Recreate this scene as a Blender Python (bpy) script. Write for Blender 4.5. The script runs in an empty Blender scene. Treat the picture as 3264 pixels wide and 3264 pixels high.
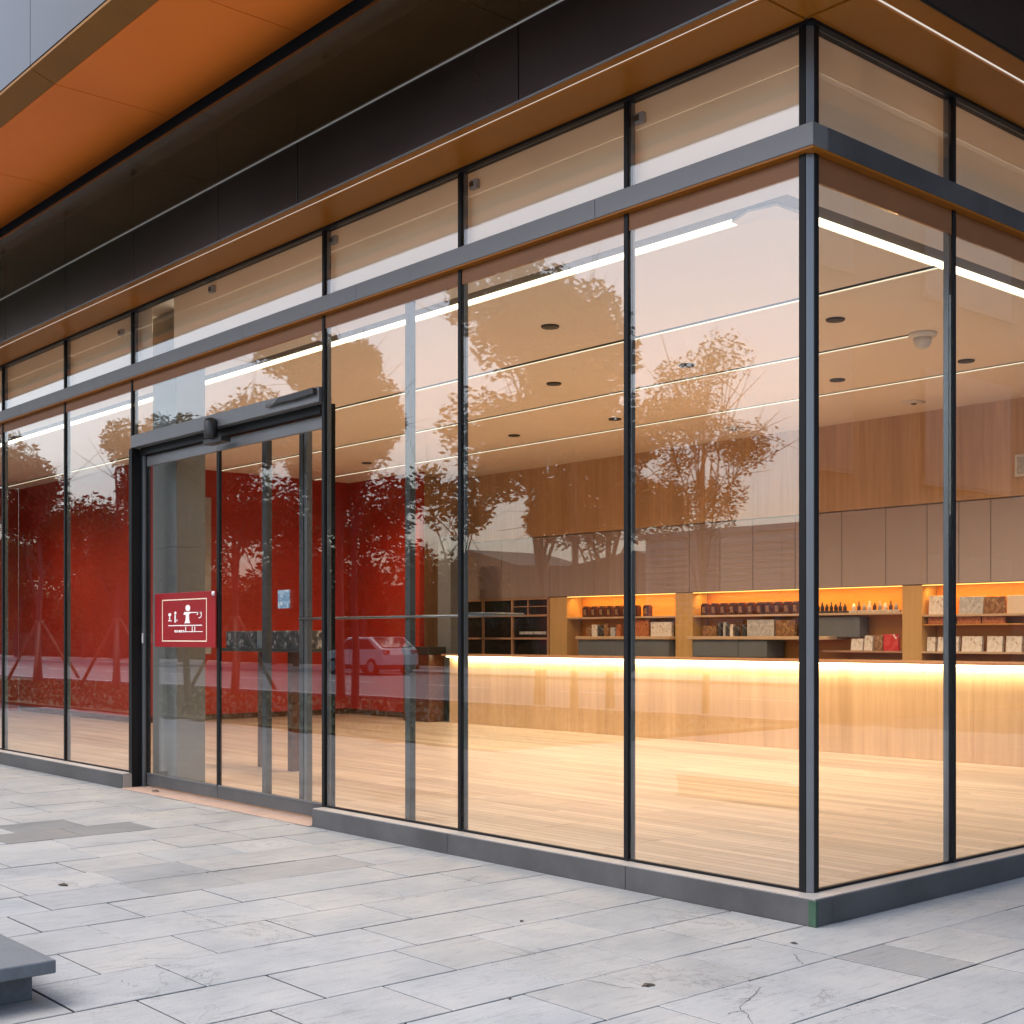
import bpy, bmesh, math, random
from mathutils import Vector, Matrix
random.seed(11)
scene = bpy.context.scene
COL = scene.collection
R = math.radians

# ------------------------------------------------------------------ materials
def new_mat(name):
    m = bpy.data.materials.new(name); m.use_nodes = True
    nt = m.node_tree; nt.nodes.clear()
    out = nt.nodes.new('ShaderNodeOutputMaterial')
    return m, nt, out

def N(nt, kind, **kw):
    n = nt.nodes.new(kind)
    for k, v in kw.items():
        if k in n.inputs: n.inputs[k].default_value = v
        else: setattr(n, k, v)
    return n

def coords(nt, scale=(1, 1, 1), rot=(0, 0, 0)):
    tc = nt.nodes.new('ShaderNodeTexCoord')
    mp = nt.nodes.new('ShaderNodeMapping')
    mp.inputs['Scale'].default_value = scale
    mp.inputs['Rotation'].default_value = rot
    nt.links.new(tc.outputs['Object'], mp.inputs['Vector'])
    return mp.outputs['Vector']

def c4(c): return (c[0], c[1], c[2], 1.0)

def ramp(nt, fac, stops):
    r = nt.nodes.new('ShaderNodeValToRGB')
    cr = r.color_ramp
    while len(cr.elements) < len(stops): cr.elements.new(0.5)
    for e, (p, c) in zip(cr.elements, stops):
        e.position = p; e.color = c4(c)
    nt.links.new(fac, r.inputs['Fac'])
    return r.outputs['Color']

def mat_noise(name, c, var=0.12, scale=3.0, stretch=(1, 1, 1), rough=0.5, metal=0.0, spec=0.5,
              bump=0.0, rough_var=0.08, coat=0.0, fine=40):
    """plain surface whose colour and gloss wander a little"""
    m, nt, out = new_mat(name)
    b = N(nt, 'ShaderNodeBsdfPrincipled', Metallic=metal)
    b.inputs['Specular IOR Level'].default_value = spec
    b.inputs['Coat Weight'].default_value = coat
    v = coords(nt, stretch)
    n1 = N(nt, 'ShaderNodeTexNoise', Scale=scale, Detail=6.0, Roughness=0.6)
    nt.links.new(v, n1.inputs['Vector'])
    lo = tuple(max(0, x * (1 - var)) for x in c); hi = tuple(min(1, x * (1 + var)) for x in c)
    nt.links.new(ramp(nt, n1.outputs['Fac'], [(0.3, lo), (0.7, hi)]), b.inputs['Base Color'])
    mr = N(nt, 'ShaderNodeMapRange')
    mr.inputs['To Min'].default_value = max(0.02, rough - rough_var); mr.inputs['To Max'].default_value = min(1, rough + rough_var)
    nt.links.new(n1.outputs['Fac'], mr.inputs['Value']); nt.links.new(mr.outputs['Result'], b.inputs['Roughness'])
    if bump:
        n2 = N(nt, 'ShaderNodeTexNoise', Scale=fine, Detail=4.0)
        nt.links.new(v, n2.inputs['Vector'])
        bp = N(nt, 'ShaderNodeBump', Strength=bump, Distance=0.01)
        nt.links.new(n2.outputs['Fac'], bp.inputs['Height']); nt.links.new(bp.outputs['Normal'], b.inputs['Normal'])
    nt.links.new(b.outputs['BSDF'], out.inputs['Surface'])
    return m

def mat_wood(name, dark, light, axis='Z', rough=0.45, grain=26.0, plank=None, spec=0.4):
    """grain runs along axis; plank=(length,width) lays boards along X"""
    m, nt, out = new_mat(name)
    b = N(nt, 'ShaderNodeBsdfPrincipled', Roughness=rough)
    b.inputs['Specular IOR Level'].default_value = spec
    st = {'Z': (1, 1, 0.045), 'X': (0.05, 1, 1), 'Y': (1, 0.05, 1)}[axis]
    v = coords(nt, st)
    n1 = N(nt, 'ShaderNodeTexNoise', Scale=grain, Detail=7.0, Roughness=0.65, Distortion=0.4)
    n2 = N(nt, 'ShaderNodeTexNoise', Scale=grain * 0.16, Detail=3.0)
    nt.links.new(v, n1.inputs['Vector']); nt.links.new(v, n2.inputs['Vector'])
    add = N(nt, 'ShaderNodeMath', operation='MULTIPLY_ADD'); add.inputs[1].default_value = 0.55
    nt.links.new(n1.outputs['Fac'], add.inputs[0])
    ml = N(nt, 'ShaderNodeMath', operation='MULTIPLY'); ml.inputs[1].default_value = 0.45
    nt.links.new(n2.outputs['Fac'], ml.inputs[0]); nt.links.new(ml.outputs[0], add.inputs[2])
    mid = tuple((a + c) / 2 for a, c in zip(dark, light))
    colr = ramp(nt, add.outputs[0], [(0.30, dark), (0.5, mid), (0.68, light)])
    if plank:
        br = N(nt, 'ShaderNodeTexBrick')
        br.inputs['Scale'].default_value = 1.0; br.inputs['Mortar Size'].default_value = 0.003
        br.inputs['Brick Width'].default_value = plank[0]; br.inputs['Row Height'].default_value = plank[1]
        br.inputs['Color1'].default_value = (0.66, 0.64, 0.62, 1); br.inputs['Color2'].default_value = (1, 1, 1, 1)
        br.inputs['Mortar'].default_value = (0.22, 0.18, 0.15, 1); br.offset = 0.37
        nt.links.new(coords(nt), br.inputs['Vector'])
        mx = N(nt, 'ShaderNodeMix', data_type='RGBA', blend_type='MULTIPLY'); mx.inputs[0].default_value = 1.0
        nt.links.new(colr, mx.inputs[6]); nt.links.new(br.outputs['Color'], mx.inputs[7]); colr = mx.outputs[2]
    nt.links.new(colr, b.inputs['Base Color'])
    bp = N(nt, 'ShaderNodeBump', Strength=0.12, Distance=0.004)
    nt.links.new(n1.outputs['Fac'], bp.inputs['Height']); nt.links.new(bp.outputs['Normal'], b.inputs['Normal'])
    nt.links.new(b.outputs['BSDF'], out.inputs['Surface'])
    return m

def mat_emit(name, c, s):
    m, nt, out = new_mat(name)
    e = N(nt, 'ShaderNodeEmission', Strength=s); e.inputs['Color'].default_value = c4(c)
    nt.links.new(e.outputs[0], out.inputs['Surface'])
    return m

def mat_glass(name, r0=0.055, tint=(0.97, 0.985, 0.98), wave=0.0):
    """thin architectural glass: clear with a Fresnel reflection on each face"""
    m, nt, out = new_mat(name)
    tr = N(nt, 'ShaderNodeBsdfTransparent'); tr.inputs['Color'].default_value = c4(tint)
    gl = N(nt, 'ShaderNodeBsdfGlossy', Roughness=0.0)
    gl.inputs['Color'].default_value = (1, 1, 1, 1)
    geo = N(nt, 'ShaderNodeNewGeometry')
    dot = N(nt, 'ShaderNodeVectorMath', operation='DOT_PRODUCT')
    nt.links.new(geo.outputs['Incoming'], dot.inputs[0]); nt.links.new(geo.outputs['True Normal'], dot.inputs[1])
    ab = N(nt, 'ShaderNodeMath', operation='ABSOLUTE'); nt.links.new(dot.outputs['Value'], ab.inputs[0])
    om = N(nt, 'ShaderNodeMath', operation='SUBTRACT'); om.inputs[0].default_value = 1.0; nt.links.new(ab.outputs[0], om.inputs[1])
    pw = N(nt, 'ShaderNodeMath', operation='POWER'); pw.inputs[1].default_value = 5.0; nt.links.new(om.outputs[0], pw.inputs[0])
    ma = N(nt, 'ShaderNodeMath', operation='MULTIPLY_ADD'); ma.inputs[1].default_value = 1 - r0; ma.inputs[2].default_value = r0
    nt.links.new(pw.outputs[0], ma.inputs[0])
    if wave:
        n2 = N(nt, 'ShaderNodeTexNoise', Scale=0.9, Detail=1.0)
        nt.links.new(coords(nt), n2.inputs['Vector'])
        bp = N(nt, 'ShaderNodeBump', Strength=wave, Distance=0.01)
        nt.links.new(n2.outputs['Fac'], bp.inputs['Height']); nt.links.new(bp.outputs['Normal'], gl.inputs['Normal'])
    mx = N(nt, 'ShaderNodeMixShader')
    nt.links.new(ma.outputs[0], mx.inputs[0]); nt.links.new(tr.outputs[0], mx.inputs[1]); nt.links.new(gl.outputs[0], mx.inputs[2])
    nt.links.new(mx.outputs[0], out.inputs['Surface'])
    return m

def mat_slab(name):
    """pale stone paving; each slab carries its own tone as an attribute"""
    m, nt, out = new_mat(name)
    b = N(nt, 'ShaderNodeBsdfPrincipled', Roughness=0.62)
    b.inputs['Specular IOR Level'].default_value = 0.35
    at = N(nt, 'ShaderNodeAttribute', attribute_name='tone')
    v = coords(nt); vs = coords(nt, (9, 1.6, 1), (0, 0, R(12)))
    n1 = N(nt, 'ShaderNodeTexNoise', Scale=1.4, Detail=8.0, Roughness=0.62); nt.links.new(v, n1.inputs['Vector'])
    n2 = N(nt, 'ShaderNodeTexNoise', Scale=3.2, Detail=8.0, Roughness=0.7, Distortion=0.8); nt.links.new(vs, n2.inputs['Vector'])
    n3 = N(nt, 'ShaderNodeTexNoise', Scale=95.0, Detail=3.0, Roughness=0.7); nt.links.new(v, n3.inputs['Vector'])
    base = ramp(nt, n1.outputs['Fac'], [(0.28, (0.208, 0.228, 0.244)), (0.52, (0.270, 0.285, 0.297)), (0.74, (0.322, 0.326, 0.322))])
    vein = ramp(nt, n2.outputs['Fac'], [(0.32, (0.70, 0.70, 0.71)), (0.45, (0.95, 0.95, 0.95)), (0.7, (1.03, 1.03, 1.02))])
    speck = ramp(nt, n3.outputs['Fac'], [(0.30, (0.80, 0.80, 0.80)), (0.46, (1, 1, 1)), (0.75, (1.04, 1.04, 1.04))])
    def mul(a, c):
        mx = N(nt, 'ShaderNodeMix', data_type='RGBA', blend_type='MULTIPLY'); mx.inputs[0].default_value = 1.0
        nt.links.new(a, mx.inputs[6]); nt.links.new(c, mx.inputs[7]); return mx.outputs[2]
    # hairline cracks and scuffs: thin iso-lines of a warped noise, only inside a few patches
    n4 = N(nt, 'ShaderNodeTexNoise', Scale=1.15, Detail=9.0, Roughness=0.72, Distortion=1.2); nt.links.new(v, n4.inputs['Vector'])
    n5 = N(nt, 'ShaderNodeTexNoise', Scale=0.8, Detail=1.0); nt.links.new(coords(nt, (1.0, 1.3, 1), (0, 0, 1.0)), n5.inputs['Vector'])
    line = ramp(nt, n4.outputs['Fac'], [(0.492, (1, 1, 1)), (0.4995, (0.30, 0.30, 0.30)), (0.507, (1, 1, 1))])
    patch = ramp(nt, n5.outputs['Fac'], [(0.54, (0, 0, 0)), (0.63, (1, 1, 1))])
    ln = N(nt, 'ShaderNodeMix', data_type='RGBA'); nt.links.new(patch, ln.inputs[0])
    ln.inputs[6].default_value = (1, 1, 1, 1); nt.links.new(line, ln.inputs[7])
    c = mul(mul(mul(mul(base, vein), speck), ln.outputs[2]), at.outputs['Color'])
    nt.links.new(c, b.inputs['Base Color'])
    bp = N(nt, 'ShaderNodeBump', Strength=0.18, Distance=0.006)
    nt.links.new(n2.outputs['Fac'], bp.inputs['Height']); nt.links.new(bp.outputs['Normal'], b.inputs['Normal'])
    nt.links.new(b.outputs['BSDF'], out.inputs['Surface'])
    return m

def mat_pack(name, a, b_, c, scale=48):
    """printed packaging: irregular blocks of three colours"""
    m, nt, out = new_mat(name)
    b = N(nt, 'ShaderNodeBsdfPrincipled', Roughness=0.4)
    v = coords(nt)
    vo = N(nt, 'ShaderNodeTexVoronoi', Scale=scale); nt.links.new(v, vo.inputs['Vector'])
    n = N(nt, 'ShaderNodeTexNoise', Scale=scale * 0.9, Detail=5.0); nt.links.new(v, n.inputs['Vector'])
    sp = N(nt, 'ShaderNodeSeparateColor'); nt.links.new(vo.outputs['Color'], sp.inputs[0])
    ad = N(nt, 'ShaderNodeMath', operation='ADD'); nt.links.new(sp.outputs[0], ad.inputs[0]); nt.links.new(n.outputs['Fac'], ad.inputs[1])
    hf = N(nt, 'ShaderNodeMath', operation='MULTIPLY'); hf.inputs[1].default_value = 0.5; nt.links.new(ad.outputs[0], hf.inputs[0])
    col = ramp(nt, hf.outputs[0], [(0.30, a), (0.44, a), (0.50, b_), (0.64, b_), (0.72, c)])
    nt.links.new(col, b.inputs['Base Color']); nt.links.new(b.outputs['BSDF'], out.inputs['Surface'])
    return m

def mat_leaf(name, c1, c2):
    m, nt, out = new_mat(name)
    b = N(nt, 'ShaderNodeBsdfPrincipled', Roughness=0.6)
    b.inputs['Specular IOR Level'].default_value = 0.2
    n = N(nt, 'ShaderNodeTexNoise', Scale=1.4, Detail=4.0); nt.links.new(coords(nt), n.inputs['Vector'])
    nt.links.new(ramp(nt, n.outputs['Fac'], [(0.35, c1), (0.65, c2)]), b.inputs['Base Color'])
    nt.links.new(b.outputs['BSDF'], out.inputs['Surface'])
    return m

M = {}
M['black'] = mat_noise('black_coated_metal', (0.008, 0.008, 0.009), rough=0.45, spec=0.18)
M['slate'] = mat_noise('grey_coated_metal', (0.165, 0.165, 0.168), rough=0.42, metal=0.25, var=0.08, bump=0.02)
M['plinth'] = mat_noise('dark_grey_metal', (0.066, 0.067, 0.071), rough=0.5, metal=0.2, var=0.28, scale=2.6)
M['cap'] = mat_noise('pale_lit_metal', (0.36, 0.34, 0.32), rough=0.45, metal=0.1, var=0.08)
M['alu'] = mat_noise('blue_grey_aluminium', (0.17, 0.178, 0.19), rough=0.32, metal=0.6, var=0.06)
M['gloss_black'] = mat_noise('glossy_dark_panel', (0.048, 0.024, 0.008), rough=0.07, spec=0.6, coat=0.6, var=0.2, scale=1.0, rough_var=0.03)
_b = next(n for n in M['gloss_black'].node_tree.nodes if n.type == 'BSDF_PRINCIPLED')
_b.inputs['Specular IOR Level'].default_value = 0.6; _b.inputs['Specular Tint'].default_value = (1.0, 0.62, 0.25, 1); _b.inputs['Coat Weight'].default_value = 0.0
M['fascia'] = mat_noise('dark_brown_panel', (0.026, 0.016, 0.015), rough=0.24, spec=0.4, var=0.2, scale=0.8)
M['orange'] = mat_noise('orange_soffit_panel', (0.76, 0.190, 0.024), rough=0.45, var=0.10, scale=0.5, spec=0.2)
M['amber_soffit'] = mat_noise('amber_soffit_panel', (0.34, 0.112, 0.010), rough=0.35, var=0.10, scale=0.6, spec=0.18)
M['brown_lip'] = mat_noise('brown_lip_panel', (0.21, 0.088, 0.012), spec=0.15, rough=0.5, var=0.08)
M['silver'] = mat_noise('brushed_silver_panel', (0.060, 0.058, 0.055), rough=0.33, metal=0.9, var=0.06, scale=0.5)
M['cream'] = mat_noise('cream_blind_panel', (0.90, 0.74, 0.56), rough=0.7, var=0.03, scale=0.6)
_nt = M['cream'].node_tree; _p = next(n for n in _nt.nodes if n.type == 'BSDF_PRINCIPLED'); _o = next(n for n in _nt.nodes if n.type == 'OUTPUT_MATERIAL')
_t = _nt.nodes.new('ShaderNodeBsdfTranslucent'); _m = _nt.nodes.new('ShaderNodeMixShader'); _m.inputs[0].default_value = 0.3
_nt.links.new(_p.inputs['Base Color'].links[0].from_socket, _t.inputs['Color'])
_nt.links.new(_p.outputs[0], _m.inputs[1]); _nt.links.new(_t.outputs[0], _m.inputs[2]); _nt.links.new(_m.outputs[0], _o.inputs['Surface'])
M['mirror_brown'] = mat_noise('brown_reflection', (0.22, 0.085, 0.028), rough=0.55, var=0.08)  # brown of a reflected band, painted as a solid strip
M['ceiling'] = mat_noise('warm_white_ceiling', (0.84, 0.765, 0.67), rough=0.85, var=0.025, scale=0.5)
M['ceil_edge'] = mat_noise('pale_grey_ceiling', (0.70, 0.70, 0.69), rough=0.8, var=0.03, scale=0.5)
M['trough'] = mat_noise('grey_ceiling_trough', (0.075, 0.082, 0.09), rough=0.6, var=0.06)
M['trough_dark'] = mat_noise('dark_ceiling_trough', (0.05, 0.047, 0.045), rough=0.6, var=0.1)
M['wall_wood'] = mat_wood('oak_wall_veneer', (0.40, 0.235, 0.120), (0.62, 0.40, 0.225), 'Z', grain=20)
M['counter_wood'] = mat_wood('oak_counter_veneer', (0.45, 0.29, 0.15), (0.66, 0.46, 0.27), 'Z', grain=16)
M['pillar_wood'] = mat_wood('amber_wood_pillar', (0.52, 0.31, 0.11), (0.68, 0.44, 0.18), 'Z', grain=14)
M['shelf_wood'] = mat_wood('pale_shelf_wood', (0.52, 0.36, 0.22), (0.66, 0.48, 0.32), 'X', grain=20)
M['copper_wood'] = mat_wood('reddish_shelf_wood', (0.38, 0.20, 0.11), (0.52, 0.30, 0.18), 'X', grain=20)
M['floor_wood'] = mat_wood('bleached_oak_floor', (0.38, 0.29, 0.215), (0.64, 0.53, 0.43), 'X', rough=0.38, grain=15, plank=(1.7, 0.095), spec=0.4)
M['taupe'] = mat_noise('taupe_cabinet_lacquer', (0.38, 0.31, 0.30), rough=0.45, var=0.05, scale=0.7)
M['taupe_wood'] = mat_wood('taupe_veneer', (0.27, 0.20, 0.185), (0.38, 0.295, 0.275), 'Z', grain=22)
M['red'] = mat_noise('red_lacquer_wall', (0.34, 0.021, 0.008), rough=0.5, var=0.14, scale=0.9)
M['amber_back'] = mat_noise('amber_niche_back', (0.66, 0.27, 0.045), rough=0.6, var=0.05)
M['amber_shelf'] = mat_noise('amber_shelf_board', (0.55, 0.26, 0.06), rough=0.5, var=0.1)
M['grey_unit'] = mat_noise('blue_grey_laminate', (0.15, 0.165, 0.18), rough=0.4, var=0.08)
M['column'] = mat_noise('grey_column_cladding', (0.17, 0.17, 0.165), rough=0.4, var=0.07, scale=0.7)
M['dark_glass'] = mat_noise('smoked_cabinet_glass', (0.022, 0.014, 0.012), rough=0.08, spec=0.6, var=0.6, scale=4)
M['glass'] = mat_glass('clear_facade_glass', 0.078, wave=0.012)
M['door_glass'] = mat_glass('clear_door_glass', 0.07, (0.955, 0.965, 0.96))
M['slab'] = mat_slab('pale_paving_stone')
M['ground'] = mat_noise('dark_joint_mortar', (0.045, 0.045, 0.045), rough=0.9, scale=2)
M['thresh'] = mat_noise('pink_threshold_stone', (0.34, 0.245, 0.20), rough=0.6, var=0.1, scale=6, bump=0.05)
M['granite'] = mat_noise('blue_grey_granite', (0.095, 0.106, 0.122), rough=0.6, var=0.18, scale=38, bump=0.10, fine=120)
M['granite_top'] = mat_noise('grey_granite_cap', (0.105, 0.117, 0.132), rough=0.55, var=0.14, scale=30, bump=0.06, fine=120)
M['sign_red'] = mat_noise('crimson_sign_board', (0.26, 0.004, 0.009), rough=0.35, var=0.08)
M['white'] = mat_noise('white_print', (0.82, 0.80, 0.76), rough=0.5, var=0.04)
M['cream_print'] = mat_noise('cream_print', (0.80, 0.66, 0.50), rough=0.5, var=0.04)
M['blue_label'] = mat_pack('blue_notice', (0.10, 0.17, 0.24), (0.20, 0.28, 0.34), (0.45, 0.48, 0.48), 45)
M['jar'] = mat_noise('dark_amber_jar', (0.085, 0.028, 0.012), rough=0.22, var=0.3, scale=14)
M['pk_white'] = mat_pack('white_printed_pack', (0.80, 0.76, 0.70), (0.73, 0.67, 0.59), (0.46, 0.32, 0.22), 24)
M['pk_black'] = mat_pack('black_white_pack', (0.03, 0.028, 0.03), (0.07, 0.066, 0.07), (0.30, 0.29, 0.28), 22)
M['pk_silver'] = mat_pack('silver_pack', (0.44, 0.44, 0.44), (0.56, 0.56, 0.55), (0.30, 0.29, 0.28), 24)
M['pk_brown'] = mat_pack('brown_pack', (0.22, 0.10, 0.04), (0.34, 0.18, 0.075), (0.50, 0.34, 0.18), 22)
M['pk_orange'] = mat_pack('orange_book', (0.42, 0.12, 0.04), (0.56, 0.22, 0.08), (0.24, 0.07, 0.03))
M['pk_red'] = mat_pack('red_pack', (0.62, 0.03, 0.03), (0.70, 0.08, 0.06), (0.80, 0.70, 0.66), 14)
M['plastic'] = mat_noise('white_plastic', (0.72, 0.71, 0.69), rough=0.4, var=0.03)
M['plastic_black'] = mat_noise('black_plastic', (0.02, 0.02, 0.02), rough=0.4, var=0.1)
M['led'] = mat_emit('warm_led_strip', (1.0, 0.86, 0.58), 2.2)
M['led_counter'] = mat_emit('counter_led', (1.0, 0.84, 0.55), 6.0)
M['led_niche'] = mat_emit('niche_led', (1.0, 0.50, 0.12), 1.2)
M['led_slot'] = mat_emit('slot_led', (1.0, 0.84, 0.60), 0.5)
M['led_out'] = mat_emit('soffit_led', (1.0, 0.90, 0.80), 0.28)
M['lamp_disc'] = mat_emit('downlight_disc', (1.0, 0.80, 0.55), 3.0)
M['leaf'] = mat_leaf('tree_leaf', (0.035, 0.055, 0.018), (0.09, 0.12, 0.04))
M['leaf_dark'] = mat_leaf('dark_tree_leaf', (0.022, 0.038, 0.016), (0.05, 0.075, 0.03))
M['leaf_pale'] = mat_leaf('pale_tree_leaf', (0.08, 0.10, 0.03), (0.15, 0.16, 0.06))
M['leaf_dry'] = mat_noise('dry_leaf', (0.05, 0.038, 0.028), rough=0.8, var=0.3)
M['bark'] = mat_noise('grey_bark', (0.10, 0.085, 0.07), rough=0.9, var=0.3, scale=6, stretch=(3, 3, 0.6), bump=0.4)
M['stake'] = mat_noise('timber_stake', (0.20, 0.14, 0.09), rough=0.8, var=0.2)
M['grass'] = mat_leaf('lawn_grass', (0.035, 0.06, 0.014), (0.07, 0.10, 0.03))
M['asphalt'] = mat_noise('road_asphalt', (0.16, 0.16, 0.17), rough=0.85, var=0.12, scale=5)
M['kerb'] = mat_noise('kerb_stone', (0.38, 0.37, 0.36), rough=0.8)
M['carpaint'] = mat_noise('white_car_paint', (0.58, 0.58, 0.59), rough=0.35, var=0.04, coat=0.2)
M['carglass'] = mat_noise('car_window', (0.02, 0.022, 0.025), rough=0.05, spec=0.7)
M['tyre'] = mat_noise('tyre_rubber', (0.02, 0.02, 0.02), rough=0.9)
M['render_wall'] = mat_noise('pale_render', (0.52, 0.51, 0.50), rough=0.85, var=0.05)
M['louvre'] = mat_noise('louvre_metal', (0.34, 0.34, 0.35), rough=0.6)
M['dark_brick'] = mat_noise('dark_brown_cladding', (0.045, 0.036, 0.032), rough=0.6, var=0.2)
M['hill'] = mat_noise('wooded_hill', (0.05, 0.07, 0.055), rough=0.95, var=0.3, scale=0.08)

# ------------------------------------------------------------------ mesh helpers
_tilt = random.Random(77)
class MB:
    """collects shapes in one bmesh, then links them as ONE object"""
    def __init__(s): s.bm = bmesh.new(); s.smooth = False
    def box(s, x0, x1, y0, y1, z0, z1, mi=0):
        a, b = sorted((x0, x1)); c, d = sorted((y0, y1)); e, f = sorted((z0, z1))
        v = [s.bm.verts.new(p) for p in ((a,c,e),(b,c,e),(b,d,e),(a,d,e),(a,c,f),(b,c,f),(b,d,f),(a,d,f))]
        for q in ((3,2,1,0),(4,5,6,7),(0,1,5,4),(1,2,6,5),(2,3,7,6),(3,0,4,7)):
            fc = s.bm.faces.new([v[i] for i in q]); fc.material_index = mi
        return s
    def prism(s, pts, axis, a, b, mi=0):
        """extrude a 2-D outline along axis ('x','y','z') from a to b"""
        def P(u, v, w): return {'x': (w, u, v), 'y': (u, w, v), 'z': (u, v, w)}[axis]
        A = [s.bm.verts.new(P(u, v, a)) for u, v in pts]; B = [s.bm.verts.new(P(u, v, b)) for u, v in pts]
        n = len(pts); fs = [s.bm.faces.new(A), s.bm.faces.new(B[::-1])]
        for i in range(n): fs.append(s.bm.faces.new((A[i], B[i], B[(i+1) % n], A[(i+1) % n])))
        for f in fs: f.material_index = mi
        bmesh.ops.recalc_face_normals(s.bm, faces=fs)
        return s
    def tube(s, p0, p1, r0, r1=None, n=8, mi=0, cap=True):
        r1 = r0 if r1 is None else r1
        p0, p1 = Vector(p0), Vector(p1); d = (p1 - p0).normalized()
        u = d.orthogonal().normalized(); w = d.cross(u)
        ring = lambda p, r: [s.bm.verts.new(p + (u*math.cos(2*math.pi*i/n) + w*math.sin(2*math.pi*i/n))*r) for i in range(n)]
        A, B = ring(p0, r0), ring(p1, r1)
        for i in range(n):
            f = s.bm.faces.new((A[i], A[(i+1) % n], B[(i+1) % n], B[i])); f.material_index = mi; f.smooth = True
        if cap:
            f = s.bm.faces.new(A[::-1]); f.material_index = mi
            f = s.bm.faces.new(B); f.material_index = mi
        return s
    def lathe(s, c, prof, n=16, mi=0):
        """turn (radius, z) profile about the vertical through c"""
        rings = []
        for r, z in prof:
            rings.append([s.bm.verts.new((c[0] + r*math.cos(2*math.pi*i/n), c[1] + r*math.sin(2*math.pi*i/n), c[2] + z)) for i in range(n)])
        for A, B in zip(rings, rings[1:]):
            for i in range(n):
                f = s.bm.faces.new((A[i], A[(i+1) % n], B[(i+1) % n], B[i])); f.material_index = mi; f.smooth = True
        f = s.bm.faces.new(rings[0][::-1]); f.material_index = mi
        f = s.bm.faces.new(rings[-1]); f.material_index = mi
        return s
    def quad(s, p, mi=0):
        f = s.bm.faces.new([s.bm.verts.new(q) for q in p]); f.material_index = mi; return s
    def build(s, name, mats, parent=None, bevel=0.0, seg=2):
        if name in ('glass_pane', 'clerestory_pane', 'door_glass', 'transom_pane'):     # panes are never perfectly true to each other
            c = sum((v.co for v in s.bm.verts), Vector()) / len(s.bm.verts)
            rot = Matrix.Rotation(R(_tilt.uniform(-0.16, 0.16)), 3, 'Z') @ Matrix.Rotation(R(_tilt.uniform(-0.05, 0.05)), 3, 'X')
            for v in s.bm.verts: v.co = c + rot @ (v.co - c)
        me = bpy.data.meshes.new(name); s.bm.to_mesh(me); s.bm.free()
        for m in (mats if isinstance(mats, (list, tuple)) else [mats]): me.materials.append(m)
        o = bpy.data.objects.new(name, me); COL.objects.link(o)
        if parent is not None:
            o.parent = parent
            o.matrix_parent_inverse = Matrix.Translation(-parent_loc(parent))
        if bevel:
            b = o.modifiers.new('bevel', 'BEVEL'); b.width = bevel; b.segments = seg; b.limit_method = 'ANGLE'; b.angle_limit = R(40)
        return o

def parent_loc(o):
    v = Vector(o.location)
    if o.parent is not None and o.type == 'EMPTY': v = Vector(o.location)
    return v if o.type == 'EMPTY' else Vector((0, 0, 0))

def tag(o, label=None, cat=None, group=None, kind=None):
    if label: o['label'] = label
    if cat: o['category'] = cat
    if group: o['group'] = group
    if kind: o['kind'] = kind
    return o

def thing(name, label, cat, loc=(0, 0, 0), group=None):
    o = bpy.data.objects.new(name, None); COL.objects.link(o); o.location = loc; o.empty_display_size = 0.2
    return tag(o, label, cat, group)

def struct(o): o['kind'] = 'structure'; return o

def box1(name, m, dims, parent=None, bevel=0.0):
    return MB().box(*dims).build(name, m, parent, bevel)

ORD = ['first', 'second', 'third', 'fourth', 'fifth', 'sixth', 'seventh', 'eighth', 'ninth', 'tenth', 'eleventh', 'twelfth']

# ------------------------------------------------------------------ measured layout (metres; pavilion corner at the origin)
MULL_F = [-1.335, -2.935, -4.66, -8.13, -9.80, -11.66, -13.45, -15.2, -17.0, -18.8, -20.6]
MULL_R = [1.425, 2.85, 4.3, 5.75, 7.2, 8.65]
XL, YB = -22.4, 9.83                      # left end and back wall of the room
Z_TR0, Z_TR1 = 4.06, 4.195                # transom
Z_HEAD = 4.74                             # top of the glass
Z_CEIL = 4.5
CAMP = (4.1356, -5.7217, 1.5); SC = 1.0563
def sc(x, y): return (CAMP[0] + (x - CAMP[0]) * SC, CAMP[1] + (y - CAMP[1]) * SC)

# ------------------------------------------------------------------ ground, paving, road
g = MB()
g.quad([(-400, -400, -0.03), (400, -400, -0.03), (400, 400, -0.03), (-400, 400, -0.03)])
struct(g.build('ground', M['ground']))

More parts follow.
